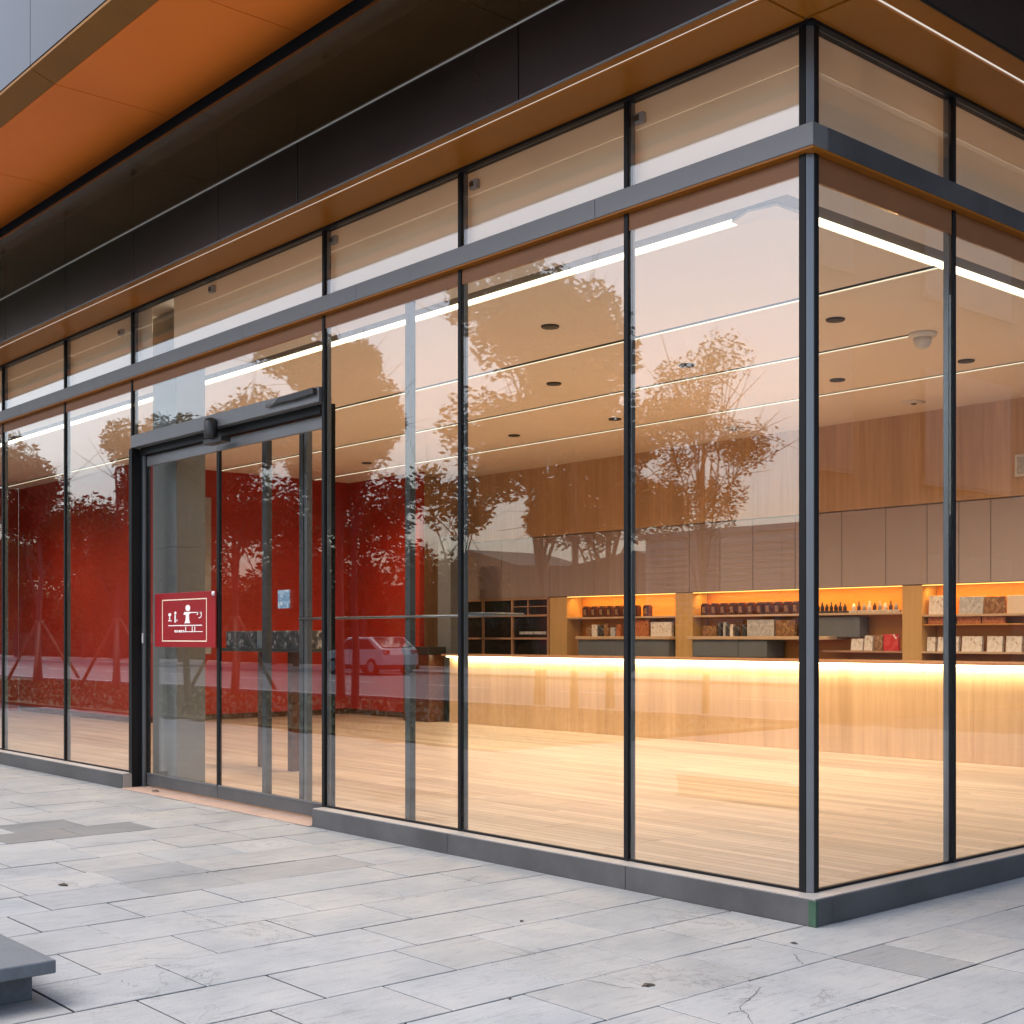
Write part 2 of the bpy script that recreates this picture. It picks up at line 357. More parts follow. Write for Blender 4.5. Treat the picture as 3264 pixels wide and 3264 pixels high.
def paving():
    bm = bmesh.new(); tl = bm.loops.layers.float_color.new('tone')
    rnd = random.Random(5)
    known = {  # joints measured along each course, by course index
        -1: [-3.55, -3.0, -2.45, -1.835, -1.27, -0.75], -2: [-3.94, -3.34, -2.73, -2.03, -1.555, -0.97],
        -3: [-4.1, -3.60, -3.015, -2.50, -1.88, -1.25, -0.62], -4: [-3.85, -3.27, -2.69, -2.15, -1.54, -0.95],
        -5: [-3.5, -2.915, -2.375, -1.80, -1.2], -6: [-3.72, -3.15, -2.59, -2.0, -1.4, -0.82],
        -7: [-2.90, -2.29, -1.71, -0.73], 0: [-3.3, -2.7, -2.075, -1.60, -1.06, -0.54], 1: [-2.35, -1.78, -1.2, -0.565, -0.165],
        2: [-2.1, -1.62, -1.05, -0.165]}
    dark = {(-7, 1): 0.80, (-7, 2): 0.84, (1, 3): 0.74}
    edges = {1: (0.54, 1.05), 2: (1.05, 1.54)}
    gap = 0.0039
    def slab(x0, x1, y0, y1, t):
        t = max(0.45, t); hue = rnd.uniform(-0.018, 0.018)
        colr = (t * (1 - hue), t, t * (1 + hue * 1.2), 1)
        e = gap * rnd.uniform(0.7, 1.9); c = 0.0015; dz = rnd.uniform(-0.0012, 0.0012)
        o = [(x0+e, y0+e), (x1-e, y0+e), (x1-e, y1-e), (x0+e, y1-e)]
        i = [(x0+e+c, y0+e+c), (x1-e-c, y0+e+c), (x1-e-c, y1-e-c), (x0+e+c, y1-e-c)]
        top = [bm.verts.new((a, b, dz)) for a, b in i]; mid = [bm.verts.new((a, b, dz - 0.003)) for a, b in o]
        bot = [bm.verts.new((a, b, -0.028)) for a, b in o]
        fs = [bm.faces.new(top)]
        for k in range(4):
            n = (k+1) % 4
            fs.append(bm.faces.new((mid[k], mid[n], top[n], top[k]))); fs.append(bm.faces.new((bot[k], bot[n], mid[n], mid[k])))
        for f in fs[2::2]: f.material_index = 1
        for f in fs:
            for l in f.loops: l[tl] = colr
    for ci in range(-48, 26):
        x0 = 0.05 + 0.493 * ci; x1 = x0 + 0.493
        if ci in edges: x0, x1 = edges[ci]
        if ci == 3: x0 = 1.54
        ys = sorted(known.get(ci, [rnd.uniform(-1.5, -1.0)]))
        kn = len(ys)
        lo = []; y = ys[0]
        while y > -12.2: y -= rnd.choice((0.56, 0.58, 0.6, 0.62)); lo.append(y)
        hi = []; y = ys[-1]; top = 0.0 if x0 < 0 else 13.0
        while y < top: y += rnd.choice((0.56, 0.58, 0.6, 0.62)); hi.append(min(y, top) if x0 < 0 else y)
        allv = lo[::-1] + ys + hi
        for a, b in zip(allv, allv[1:]):
            if b - a < 0.03: continue
            xm, ym = (x0+x1)/2, (a+b)/2
            if xm < -9.0 and ym < -5.3: continue
            t = rnd.gauss(1.0, 0.03)
            if rnd.random() < 0.035: t *= rnd.uniform(0.78, 0.88)
            if a in ys and (ci, ys.index(a)) in dark: t = dark[(ci, ys.index(a))]
            if -6.2 < xm < -5.25 and -2.05 < ym < -1.25: t = 0.58
            if ci == 2 and ym > -0.6 and ym < -0.1: t = 0.74
            slab(x0, x1, a, b, t)
    cracks = [[(0.638, -1.24), (0.682, -1.318), (0.723, -1.415), (0.777, -1.551), (0.823, -1.583), (0.862, -1.606), (0.905, -1.649), (0.952, -1.692)],
              [(0.723, -1.415), (0.71, -1.47)], [(0.823, -1.583), (0.80, -1.63), (0.81, -1.66)], [(0.064, -1.731), (0.144, -1.707), (0.223, -1.70), (0.267, -1.685), (0.30, -1.665)],
              [(-2.038, -0.701), (-2.11, -0.58), (-2.157, -0.503), (-2.065, -0.463)], [(-1.566, -0.873), (-1.491, -0.857), (-1.45, -0.756)],
              [(0.122, -0.865), (0.129, -0.787), (0.15, -0.725), (0.158, -0.688)], [(0.383, -0.658), (0.45, -0.72), (0.533, -0.793)]]
    for pl in cracks:
        fine = []
        for (a, b), (c, d) in zip(pl, pl[1:]):
            for q in range(5): fine.append((a + (c-a)*q/5 + rnd.uniform(-.006, .006), b + (d-b)*q/5 + rnd.uniform(-.006, .006)))
        fine.append(pl[-1])
        for (a, b), (c, d) in zip(fine, fine[1:]):
            L = math.hypot(c-a, d-b) or 1; w = rnd.uniform(0.0008, 0.0022); nx, ny = -(d-b)/L*w, (c-a)/L*w
            f = bm.faces.new([bm.verts.new(p) for p in ((a-nx, b-ny, 0.0022), (c-nx, d-ny, 0.0022), (c+nx, d+ny, 0.0022), (a+nx, b+ny, 0.0022))]); f.material_index = 1
    me = bpy.data.meshes.new('pavement'); bm.to_mesh(me); bm.free(); me.materials.append(M['slab']); me.materials.append(M['ground'])
    o = bpy.data.objects.new('pavement', me); COL.objects.link(o); return struct(o)
paving()

lw = MB()
for k in range(26):
    pass
lw.box(-60, -9.1, -12.0, -5.3, -0.028, 0.03)
lw.bm.verts.ensure_lookup_table()
rg = random.Random(3)
for k in range(9000):
    x, y = rg.uniform(-40, -9.3), rg.uniform(-11.9, -5.4); h = rg.uniform(0.04, 0.09); a = rg.uniform(0, 6.28); w = 0.02
    lw.quad([(x-w*math.cos(a), y-w*math.sin(a), 0.025), (x+w*math.cos(a), y+w*math.sin(a), 0.025), (x+rg.uniform(-.03,.03), y+rg.uniform(-.03,.03), 0.03+h), (x+rg.uniform(-.03,.03)-.005, y+rg.uniform(-.03,.03), 0.03+h)])
tag(lw.build('lawn', M['grass']), kind='stuff')
struct(MB().box(-90, 30, -12.25, -12.0, -0.028, 0.11).build('kerb', M['kerb'], bevel=0.02))
struct(MB().box(-120, 60, -26, -12.25, -0.028, -0.004).build('road', M['asphalt']))
rm = MB()
for k in range(20): rm.box(-100 + 6*k, -97 + 6*k, -19.1, -18.95, -0.004, 0.0)
struct(rm.build('road_marking', M['white']))
struct(MB().box(-120, 60, -32, -26, -0.028, 0.10).build('far_pavement', M['kerb'], bevel=0.02))

# ------------------------------------------------------------------ the pavilion
pav = thing('glass_pavilion', 'glass fronted shop with dark metal frames and an orange soffit under a black canopy', 'building')

# plinth
def plinth(x0, x1, y0, y1, joints, axis):
    m = MB(); cuts = sorted(joints)
    segs = [(a, b) for a, b in zip(cuts, cuts[1:])]
    for a, b in segs:
        if axis == 'x': m.box(a + 0.0015, b - 0.0015, y0, y1, 0.0, 0.142)
        else: m.box(x0, x1, a + 0.0015, b - 0.0015, 0.0, 0.142)
    return m
p1 = plinth(0, 0, -0.12, 0.035, [-4.655, -2.935, -1.235, 0.12], 'x').build('plinth', M['plinth'], pav, 0.004)
MB().box(-4.65, 0.112, -0.112, 0.03, 0.142, 0.147).build('plinth_lit_top', M['cap'], p1)  # beige strip: light on the plinth's top put into its colour
p2 = plinth(-0.035, 0.12, 0, 0, [0.036, 1.55, 3.0, 4.5, 6.0, 7.5, 9.0, 10.2], 'y').build('plinth', M['plinth'], pav, 0.004)
MB().box(-0.03, 0.112, 0.036, 10.19, 0.142, 0.147).build('plinth_lit_top', M['cap'], p2)
p3 = plinth(0, 0, -0.12, 0.035, [XL, -19, -15.4, -12.3, -8.09], 'x').build('plinth', M['plinth'], pav, 0.004)
MB().box(XL, -8.095, -0.112, 0.03, 0.142, 0.147).build('plinth_lit_top', M['cap'], p3)
M['green'] = mat_noise('worn_green_paint', (0.022, 0.060, 0.036), rough=0.6, var=0.3, scale=12)
MB().box(0.075, 0.1225, -0.1225, -0.1, 0.002, 0.139).build('corner_guard', M['green'], pav, 0.003)
box1('plinth_end', M['cap'], (-8.088, -8.083, -0.118, -0.03, 0.002, 0.140), pav)

# mullions: a black front cap over a grey body
def mullion_f(x, z0, z1):
    b = MB().box(x - 0.020, x + 0.020, 0.018, 0.054, z0, z1).build('mullion', M['alu'], pav, 0.003)
    MB().box(x - 0.017, x + 0.017, -0.012, 0.0165, z0, z1).build('mullion_cap', M['black'], b, 0.002)
def mullion_r(y, z0, z1):
    b = MB().box(-0.054, -0.018, y - 0.020, y + 0.020, z0, z1).build('mullion', M['alu'], pav, 0.003)
    MB().box(-0.0165, 0.012, y - 0.017, y + 0.017, z0, z1).build('mullion_cap', M['black'], b, 0.002)
for x in MULL_F:
    z0 = 0.0 if x in (-4.66, -8.13) else 0.147
    mullion_f(x, z0, Z_TR0); mullion_f(x, Z_TR1, Z_HEAD)
for y in MULL_R: mullion_r(y, 0.147, Z_TR0); mullion_r(y, Z_TR1, Z_HEAD)
# corner post: two black caps with a grey chamfered edge between them
for z0, z1 in ((0.147, Z_TR0), (Z_TR1, Z_HEAD)):
    cp = MB().prism([(-0.056, 0.056), (-0.056, 0.004), (-0.019, -0.009), (0.009, 0.019), (-0.004, 0.056)], 'z', z0, z1).build('corner_post', M['alu'], pav, 0.003)
    MB().box(-0.064, -0.021, -0.014, 0.0035, z0, z1).build('mullion_cap', M['black'], cp, 0.002)
    MB().box(-0.0035, 0.014, 0.021, 0.058, z0, z1).build('mullion_cap', M['black'], cp, 0.002)

# glass: every bay has a tall pane and a clerestory pane
bays_f = list(zip([0.0] + MULL_F, MULL_F + [XL]))
for k, (a, b) in enumerate(bays_f):
    hi = a - (0.064 if k == 0 else 0.017); lo = b + 0.017
    MB().box(lo, hi, 0.002, 0.014, Z_TR1, Z_HEAD - 0.005).build('clerestory_pane', M['glass'], pav)
    if a == -4.66: MB().box(lo, hi, 0.002, 0.014, 3.505, 3.955).build('transom_pane', M['glass'], pav)
    else: MB().box(lo, hi, 0.002, 0.014, 0.162, 3.955).build('glass_pane', M['glass'], pav)
    MB().box(lo, hi, -0.001, 0.016, 3.956, Z_TR0 - 0.002).build('reflection_band', M['mirror_brown'], pav)  # opaque brown strip painting a reflected band below the transom
    if a != -4.66: MB().box(lo, hi, -0.006, 0.020, 0.147, 0.162).build('glazing_bead', M['black'], pav)
bays_r = list(zip([0.0] + MULL_R, MULL_R + [YB]))
for k, (a, b) in enumerate(bays_r):
    lo = a + (0.058 if k == 0 else 0.017); hi = b - 0.017
    MB().box(-0.014, -0.002, lo, hi, Z_TR1, Z_HEAD - 0.005).build('clerestory_pane', M['glass'], pav)
    MB().box(-0.014, -0.002, lo, hi, 0.162, 3.915).build('glass_pane', M['glass'], pav)
    MB().box(-0.016, 0.001, lo, hi, 3.916, Z_TR0 - 0.002).build('reflection_band', M['mirror_brown'], pav)  # same painted reflection along the side
    MB().box(-0.020, 0.006, lo, hi, 0.147, 0.162).build('glazing_bead', M['black'], pav)

# transom with joints, underside lip orange with warm light put into its colour
tj = [XL, -17.4, -13.9, -10.95, -8.9, -5.85, -4.13, -1.55, 0.062]
t = MB()
for a, b in zip(tj, tj[1:]): t.box(a + 0.0012, b - 0.0012, -0.062, 0.07, Z_TR0 + 0.012, Z_TR1)
tf = t.build('transom', M['slate'], pav, 0.004)
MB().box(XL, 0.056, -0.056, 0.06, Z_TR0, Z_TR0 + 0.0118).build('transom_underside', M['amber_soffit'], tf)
t = MB()
for a, b in zip([0.072, 1.75, 3.4, 5.1, 6.8, 8.5], [1.75, 3.4, 5.1, 6.8, 8.5, 10.2]): t.box(-0.07, 0.062, a + 0.0012, b - 0.0012, Z_TR0 + 0.012, Z_TR1)
tr_ = t.build('transom', M['plinth'], pav, 0.004)  # darker metal than the front: dark side reflection put into the colour
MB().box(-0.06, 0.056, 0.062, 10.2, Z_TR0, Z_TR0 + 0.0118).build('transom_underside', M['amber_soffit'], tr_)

# inside the clerestory: cream blind panels
for (a, b) in [(-0.09, -7.41), (-7.87, XL)]:
    m = MB()
    m.box(b, a, 0.085, 0.088, Z_TR0 + 0.02, 4.587).box(b, a, 0.085, 0.088, 4.590, 4.90)
    m.build('blind_panel', M['cream'], pav)
m = MB().box(-0.088, -0.085, 0.090, YB, Z_TR0 + 0.02, 4.567).box(-0.088, -0.085, 0.090, YB, 4.570, 4.90)
m.build('blind_panel', M['cream'], pav)

# head frame at the top of the glass
box1('head_frame', M['black'], (XL, 0.03, -0.03, 0.05, Z_HEAD - 0.004, Z_HEAD + 0.02), pav)
box1('head_frame', M['black'], (-0.05, 0.03, 0.052, 10.2, Z_HEAD - 0.004, Z_HEAD + 0.02), pav)

# canopy ------------------------------------------------------------------
FY, FX = -0.556, 0.57
ZS = 4.755
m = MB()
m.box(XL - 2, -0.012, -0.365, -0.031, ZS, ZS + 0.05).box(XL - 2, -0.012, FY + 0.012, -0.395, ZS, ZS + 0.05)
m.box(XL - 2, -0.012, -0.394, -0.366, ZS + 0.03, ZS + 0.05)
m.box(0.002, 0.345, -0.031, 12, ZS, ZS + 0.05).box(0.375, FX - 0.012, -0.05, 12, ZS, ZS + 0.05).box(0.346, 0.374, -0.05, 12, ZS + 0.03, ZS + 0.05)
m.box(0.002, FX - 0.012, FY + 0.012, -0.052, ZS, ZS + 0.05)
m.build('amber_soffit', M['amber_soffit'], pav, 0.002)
box1('soffit_light', M['led_out'], (XL - 2, 0.026 - 0.04, -0.3915, -0.3685, ZS + 0.012, ZS + 0.029), pav)
box1('soffit_light', M['led_out'], (0.3485, 0.3715, -0.048, 12, ZS + 0.012, ZS + 0.029), pav)
# down-stand fascia in separate panels
def panels_x(cuts, y0, y1, z0, z1, gap=0.006):
    m = MB()
    for a, b in zip(cuts, cuts[1:]): m.box(a + gap, b - gap, y0, y1, z0, z1)
    return m
fj = [XL - 2, -20.2, -17.6, -15.2, -13.3, -11.7, -10.06, -8.44, -6.92, -5.37, -4.17, -1.70, FX]
f1 = panels_x(fj, FY, FY + 0.010, 4.71, 5.165).build('fascia_panel', M['fascia'], pav, 0.002)
box1('fascia_backing', M['black'], (XL - 2, FX - 0.012, FY + 0.0105, FY + 0.0118, 4.712, 5.2), f1)
box1('fascia_edge', M['alu'], (XL - 2, FX, FY - 0.004, FY + 0.006, 4.698, 4.709), f1)
m = MB()
for a, b in zip([FY + 0.012, 2.6, 5.2, 7.8], [2.6, 5.2, 7.8, 12]): m.box(FX - 0.010, FX, a + 0.004, b - 0.004, 4.71, 5.165)
f2 = m.build('fascia_panel', M['fascia'], pav, 0.002)
box1('fascia_edge', M['black'], (FX - 0.006, FX + 0.004, FY + 0.01, 12, 4.698, 4.709), f2)
# glossy dark soffit outside it
m = MB()
gy1, gy0 = FY - 0.0, -1.335
gj = [XL - 2, -20.2, -17.6, -15.2, -13.3, -11.7, -10.06, -8.44, -6.92, -5.37, -4.17, -1.70, 1.4, 3.2]
for a, b in zip(gj, gj[1:]): m.box(a + 0.003, b - 0.003, gy0, gy1 if b <= FX else gy1, 5.172, 5.192)
m.box(FX + 0.003, 1.35, FY + 0.004, 12, 5.172, 5.192)
m.build('dark_soffit', M['gloss_black'], pav, 0.0015)
box1('soffit_trim', M['white'], (XL - 2, FX, FY - 0.008, FY - 0.001, 5.164, 5.1715), pav)
# black recess, then the orange soffit
m = MB().box(XL - 2, 3.2, -1.14, -1.12, 5.20, 5.60).box(XL - 2, 3.2, -1.33, -1.14, 5.193, 5.20)
m.build('shadow_gap', M['black'], pav)
oj = [XL - 2, -20.9, -18.9, -16.9, -14.9, -12.9, -10.9, -8.9, -6.95, -4.90, -3.09, -1.2, 0.8, 3.2]
m = MB()
for a, b in zip(oj, oj[1:]): m.box(a + 0.004, b - 0.004, -2.085, -1.19, 5.40, 5.42)
m.build('orange_soffit', M['orange'], pav, 0.002)
m = MB()
for a, b in zip(oj, oj[1:]):
    m.prism([(-2.090, 5.400), (-2.257, 5.458), (-2.257, 5.478), (-2.090, 5.420)], 'x', a + 0.004, b - 0.004)
m.build('brown_soffit_lip', M['brown_lip'], pav)
m = MB()
for a, b in zip(oj, oj[1:]): m.box(a + 0.003, b - 0.003, -2.262, -2.250, 5.482, 6.5)
m.build('silver_fascia', M['silver'], pav, 0.002)
box1('backing', M['black'], (XL - 2, 3.2, -2.248, -2.23, 5.48, 6.5), pav)
# unseen mass added over the room to shade the front, and its roof slab
box1('shade_mass', M['dark_brick'], (XL - 2, 0.5, -1.10, 13, 5.22, 6.5), pav)
box1('roof_slab', M['dark_brick'], (XL - 2, 1.36, -2.2, 13, 6.5, 6.7), pav)

# sliding door set back in its own frame ------------------------------------
fr = MB().box(-8.10, -4.69, -0.035, 0.05, 3.378, 3.500).build('door_header', M['slate'], pav, 0.004)
box1('door_jamb', M['black'], (-8.155, -8.085, -0.03, 0.165, 0.0, 3.376), pav, 0.003)
box1('door_jamb', M['alu'], (-8.083, -8.04, 0.075, 0.105, 0.0, 3.376), pav, 0.003)
box1('door_jamb', M['black'], (-4.70, -4.681, 0.0, 0.12, 0.0, 3.376), pav, 0.003)
box1('header_gap_shade', M['black'], (-8.08, -4.80, 0.052, 0.16, 3.31, 3.45), pav)  # black box painting the shade in the gap above the leaves
def leaf(x0, x1):
    lf = MB().box(x0, x1, 0.105, 0.140, 0.025, 0.135).build('door_leaf', M['plinth'], pav, 0.003)
    MB().box(x0, x1, 0.105, 0.140, 3.20, 3.30).build('top_rail', M['slate'], lf, 0.003)
    MB().box(x0, x0 + 0.02, 0.108, 0.137, 0.135, 3.20).build('stile', M['black'], lf)
    MB().box(x1 - 0.02, x1, 0.108, 0.137, 0.135, 3.20).build('stile', M['black'], lf)
    MB().box(x0 + 0.02, x1 - 0.02, 0.117, 0.128, 0.135, 3.20).build('door_glass', M['door_glass'], lf)
    MB().box(x0 + 0.01, x1 - 0.01, 0.100, 0.116, 0.1355, 0.150).build('bottom_bead', M['alu'], lf)
    return lf
lf1 = leaf(-8.03, -6.596); lf2 = leaf(-6.592, -4.71)
box1('threshold', M['thresh'], (-8.08, -4.66, -0.14, 0.20, 0.0, 0.012), pav, 0.004)
box1('lock_plate', M['plastic'], (-8.062, -8.045, 0.066, 0.0745, 1.44, 1.54), pav)

# ------------------------------------------------------------------ the room
struct(box1('floor', M['floor_wood'], (XL, -0.04, 0.036, YB + 0.6, -0.02, 0.010)))
cy, cxr = 1.767, -1.543                     # inner edge of the ceiling cove
slots = [3.83, 5.80, 7.83]
m = MB()
ys = [cy] + slots + [YB]
for k, (a, b) in enumerate(zip(ys, ys[1:])):
    y0 = a + (0.0 if k == 0 else 0.055); y1 = b - (0.055 if k < 3 else 0)
    m.box(XL, cxr, y0, y1, Z_CEIL, Z_CEIL + 0.12)
m.box(-2.95, cxr, 5.745, 5.855, Z_CEIL, Z_CEIL + 0.12)
struct(m.build('ceiling', M['ceiling']))
m = MB().box(XL, -0.55, 0.72, cy - 0.27, Z_CEIL, Z_CEIL + 0.1).box(cxr + 0.27, -0.55, cy - 0.27, YB, Z_CEIL, Z_CEIL + 0.1)
struct(m.build('ceiling_border', M['ceil_edge']))
struct(box1('roof_void', M['ceil_edge'], (XL, -0.14, 0.14, YB + 0.6, 4.80, 4.84)))

cv = thing('cove_light', 'long warm white light strip in a grey cove running round the edge of the ceiling', 'light', (-4, cy, Z_CEIL))
MB().box(XL, cxr + 0.10, cy - 0.27, cy - 0.10, Z_CEIL + 0.012, Z_CEIL + 0.03).box(cxr + 0.10, cxr + 0.27, cy - 0.27, YB, Z_CEIL + 0.012, Z_CEIL + 0.03).build('trough', M['trough'], cv)
MB().box(XL, cxr - 0.35, cy - 0.098, cy - 0.004, Z_CEIL + 0.006, Z_CEIL + 0.03).box(cxr + 0.004, cxr + 0.098, cy + 0.28, YB, Z_CEIL + 0.006, Z_CEIL + 0.03).build('light_strip', M['led'], cv)
MB().prism([(cxr - 0.348, cy - 0.1), (cxr - 0.12, cy - 0.20), (cxr + 0.10, cy - 0.16), (cxr + 0.10, cy + 0.27), (cxr + 0.01, cy + 0.275), (cxr - 0.10, cy - 0.004), (cxr - 0.348, cy - 0.004)], 'z', Z_CEIL - 0.012, Z_CEIL + 0.011).build('corner_cover', M['plastic'], cv, 0.004)

for k, (sy, xe) in enumerate(zip(slots, (cxr, -2.95, cxr))):
    lab = ['slot light in the ceiling nearest the front glass', 'middle slot light of the ceiling, ending at the domed camera', 'slot light in the ceiling nearest the wood panelled wall'][k]
    s = thing('slot_light', 'narrow dark ' + lab, 'light', (-6, sy, Z_CEIL), 'slot lights across the ceiling')
    MB().box(XL, xe, sy - 0.054, sy + 0.054, Z_CEIL + 0.05, Z_CEIL + 0.07).box(XL, xe, sy + 0.047, sy + 0.0545, Z_CEIL + 0.0125, Z_CEIL + 0.0499).build('trough', M['trough_dark'], s)
    MB().box(XL, xe, sy + 0.046, sy + 0.054, Z_CEIL + 0.002, Z_CEIL + 0.012).build('light_strip', M['led_slot'], s)

# walls of the room
wp = MB()
xs = [-15.2 + 0.0 + k * 1.02 for k in range(15)] + [-0.14]
for a, b in zip(xs, xs[1:]): wp.box(a + 0.001, b - 0.001, YB, YB + 0.05, 3.275, Z_CEIL)
tag(wp.build('wood_wall', M['wall_wood']), 'oak veneered wall panelling above the taupe wall cabinets', 'wall')
tag(box1('back_wall', M['cream'], (-15.3, -0.14, YB + 0.62, YB + 0.7, 0.0, Z_CEIL)), 'plain back wall behind the shelving', 'wall')
box_end = tag(MB().box(-15.36, -15.22, 8.72, YB + 0.6, 0.0, Z_CEIL).build('side_wall', M['wall_wood']), 'short oak side wall closing the left end of the serving area', 'wall')

rw = thing('red_wall', 'tall red lacquered feature wall in two steps behind the glass doors', 'wall', (-17, 4.2, 0))
MB().box(XL, -17.05, 4.2, 8.75, 0.11, Z_CEIL).build('red_block', M['red'], rw, 0.006)
MB().box(-17.04, -15.37, 8.62, 8.75, 0.11, Z_CEIL).box(-15.365, -14.75, 8.60, 8.715, 0.11, Z_CEIL).build('red_panel', M['red'], rw, 0.004)
MB().box(XL, -17.065, 4.215, 8.75, 0.01, 0.109).box(-17.06, -14.76, 8.635, 8.70, 0.01, 0.109).build('skirting', M['jar'], rw)
MB().box(-16.995, -16.98, 5.5, 5.62, 1.2, 4.0).build('wall_stripe', M['louvre'], rw)
tag(box1('left_wall', M['red'], (XL - 0.2, XL, 0.04, 4.2, 0.0, Z_CEIL)), 'red lacquered end wall at the far left of the room', 'wall')

# taupe wall cabinets: plain veneer to the left, lacquered doors to the right
wc = thing('wall_cabinets', 'row of taupe wall cabinets with flush doors above the lit shelves', 'cabinet', (-7, YB, 2.2))
MB().box(-15.2, -0.15, YB + 0.02, YB + 0.42, 2.20, 3.262).build('carcass', M['jar'], wc)
cj = [-15.2, -13.9, -12.6, -11.5, -10.53, -9.39, -8.77, -8.14, -7.37, -6.575, -5.868, -5.24, -4.78, -4.336, -3.6, -2.95, -2.3, -1.65, -1.0, -0.16]
for a, b in zip(cj, cj[1:]):
    MB().box(a + 0.005, b - 0.005, YB, YB + 0.019, 2.205, 3.258).build('cabinet_door', M['taupe_wood'] if b < -8.2 else M['taupe'], wc, 0.002)

# lit shelving under the cabinets
sh = thing('display_shelving', 'amber lit wall shelving between wooden pillars behind the counter', 'shelving', (-7, YB, 0))
MB().box(-12.63, -0.2, YB + 0.40, YB + 0.44, 0.9, 2.198).build('back_panel', M['amber_back'], sh)
for a, b in ((-12.63, -12.19), (-9.70, -9.34), (-5.63, -5.33), (-1.7, -1.4)):
    MB().box(a, b, YB + 0.02, YB + 0.39, 0.0, 2.198).build('pillar', M['pillar_wood'], sh, 0.01)
bays = [(-12.185, -9.705), (-9.335, -5.635), (-5.325, -1.705)]
for k, (a, b) in enumerate(bays):
    zt = 1.84 if k < 2 else 1.80
    MB().box(a, b, YB + 0.04, YB + 0.39, zt - 0.03, zt).build('shelf', M['shelf_wood'], sh, 0.003)
    if k < 2: MB().box(a + (0.0 if k else 0.35), b - (0.0 if k == 0 else 1.1), YB - 0.12, YB + 0.39, 1.462, 1.512).build('shelf', M['shelf_wood'], sh, 0.008)
    else:
        MB().box(a, b, YB + 0.04, YB + 0.39, 1.655, 1.675).build('shelf', M['amber_shelf'], sh, 0.003)
        MB().box(a, b, YB + 0.0, YB + 0.39, 1.285, 1.312).build('shelf', M['shelf_wood'], sh, 0.003)
    MB().box(a, b, YB + 0.03, YB + 0.06, 2.186, 2.197).build('niche_lamp', M['led_niche'], sh)
MB().box(-6.93, -5.64, YB + 0.04, YB + 0.39, 1.285, 1.312).build('shelf', M['copper_wood'], sh, 0.003)
MB().box(-11.8, -9.75, YB - 0.08, YB + 0.34, 1.18, 1.455).build('drawer_front', M['grey_unit'], sh, 0.004)
MB().box(-9.25, -8.36, YB - 0.08, YB + 0.34, 1.20, 1.455).box(-8.35, -7.82, YB - 0.08, YB + 0.34, 1.20, 1.455).build('drawer_front', M['grey_unit'], sh, 0.004)
MB().box(-7.30, -6.35, YB + 0.10, YB + 0.30, 1.50, 1.79).build('grey_panel', M['grey_unit'], sh, 0.004)
MB().box(-12.2, -1.7, YB - 0.02, YB + 0.38, 0.9, 1.15).build('base_board', M['copper_wood'], sh, 0.004)

# smoked glass cabinet at the left end
gc = thing('glass_cabinet', 'dark glass fronted cabinet with a copper coloured grid at the left end of the shelving', 'cabinet', (-13.8, YB, 0))
MB().box(-15.15, -12.66, YB + 0.06, YB + 0.40, 0.9, 2.198).build('smoked_glass', M['dark_glass'], gc)
m = MB()
for x in (-15.05, -14.46, -13.63, -12.67): m.box(x - 0.022, x + 0.022, YB + 0.02, YB + 0.058, 0.95, 2.196)
for z in (0.99, 1.475, 1.885, 2.185): m.box(-15.1, -12.65, YB + 0.012, YB + 0.056, z - 0.018, z + 0.018)
m.box(-13.63, -12.67, YB + 0.03, YB + 0.057, 2.04, 2.055).box(-13.22, -13.20, YB + 0.026, YB + 0.056, 1.9, 2.17)
m.build('grid_frame', M['copper_wood'], gc)
MB().box(-13.45, -12.75, YB + 0.045, YB + 0.0585, 1.55, 1.60).build('stored_goods', M['pk_silver'], gc)

# counter
co = thing('counter', 'long oak fronted service counter with a glowing strip under its top', 'counter', (-7, 8.48, 0))
m = MB(); xs = [-13.72] + [-13.1 + 1.16 * k for k in range(12)] + [-0.3]
for a, b in zip(xs, xs[1:]): m.box(a + 0.001, b - 0.001, 8.48, 8.52, 0.012, 1.155)
m.box(-13.70, -0.32, 8.53, 9.05, 0.012, 1.155)
m.build('front_panel', M['counter_wood'], co)
MB().box(-13.78, -0.28, 8.34, 9.10, 1.172, 1.205).build('countertop', M['copper_wood'], co, 0.004)
MB().box(-13.72, -0.32, 8.405, 8.455, 1.156, 1.171).build('light_strip', M['led_counter'], co)
tag(box1('dark_pillar', M['grey_unit'], (-14.47, -14.10, 8.80, 9.0, 0.01, 3.32), bevel=0.01), 'dark grey free standing pillar at the left end of the counter', 'pillar')
bb = thing('black_box', 'low black cabinet on the floor between the red wall and the counter end', 'cabinet', (-14.4, 8.4, 0))
MB().box(-14.70, -13.95, 8.2, 8.55, 0.01, 1.20).build('body', M['jar'], bb, 0.01); MB().box(-14.72, -13.93, 8.18, 8.57, 1.201, 1.33).build('top', M['plastic_black'], bb, 0.01)

# ------------------------------------------------------------------ goods on the shelves
jar_proto = None
def jar(x, z, label, group):
    global jar_proto
    y = YB + 0.14
    if jar_proto is None:
        b = MB().box(-0.062, 0.062, -0.05, 0.05, 0.0, 0.165).box(-0.05, 0.05, -0.04, 0.04, 0.1651, 0.185).build('tea_jar', M['jar'], bevel=0.006)
        lb = MB().box(-0.03, 0.03, -0.0535, -0.0505, 0.03, 0.13).build('jar_label', M['pk_brown'], b); jar_proto = b
        lb.matrix_parent_inverse = Matrix.Identity(4)
        o = b
    else:
        o = jar_proto.copy(); COL.objects.link(o)
        c = jar_proto.children[0].copy(); COL.objects.link(c); c.parent = o
    o.location = (x, y, z); tag(o, label, 'jar', group)
for k, x in enumerate((-11.813, -11.62, -11.43, -11.25, -11.06, -10.88, -10.65, -10.40)):
    jar(x, 1.8405, f'dark amber jar, {ORD[k]} from the left on the short lit shelf beside the glass cabinet', 'dark jars on the left lit shelf')
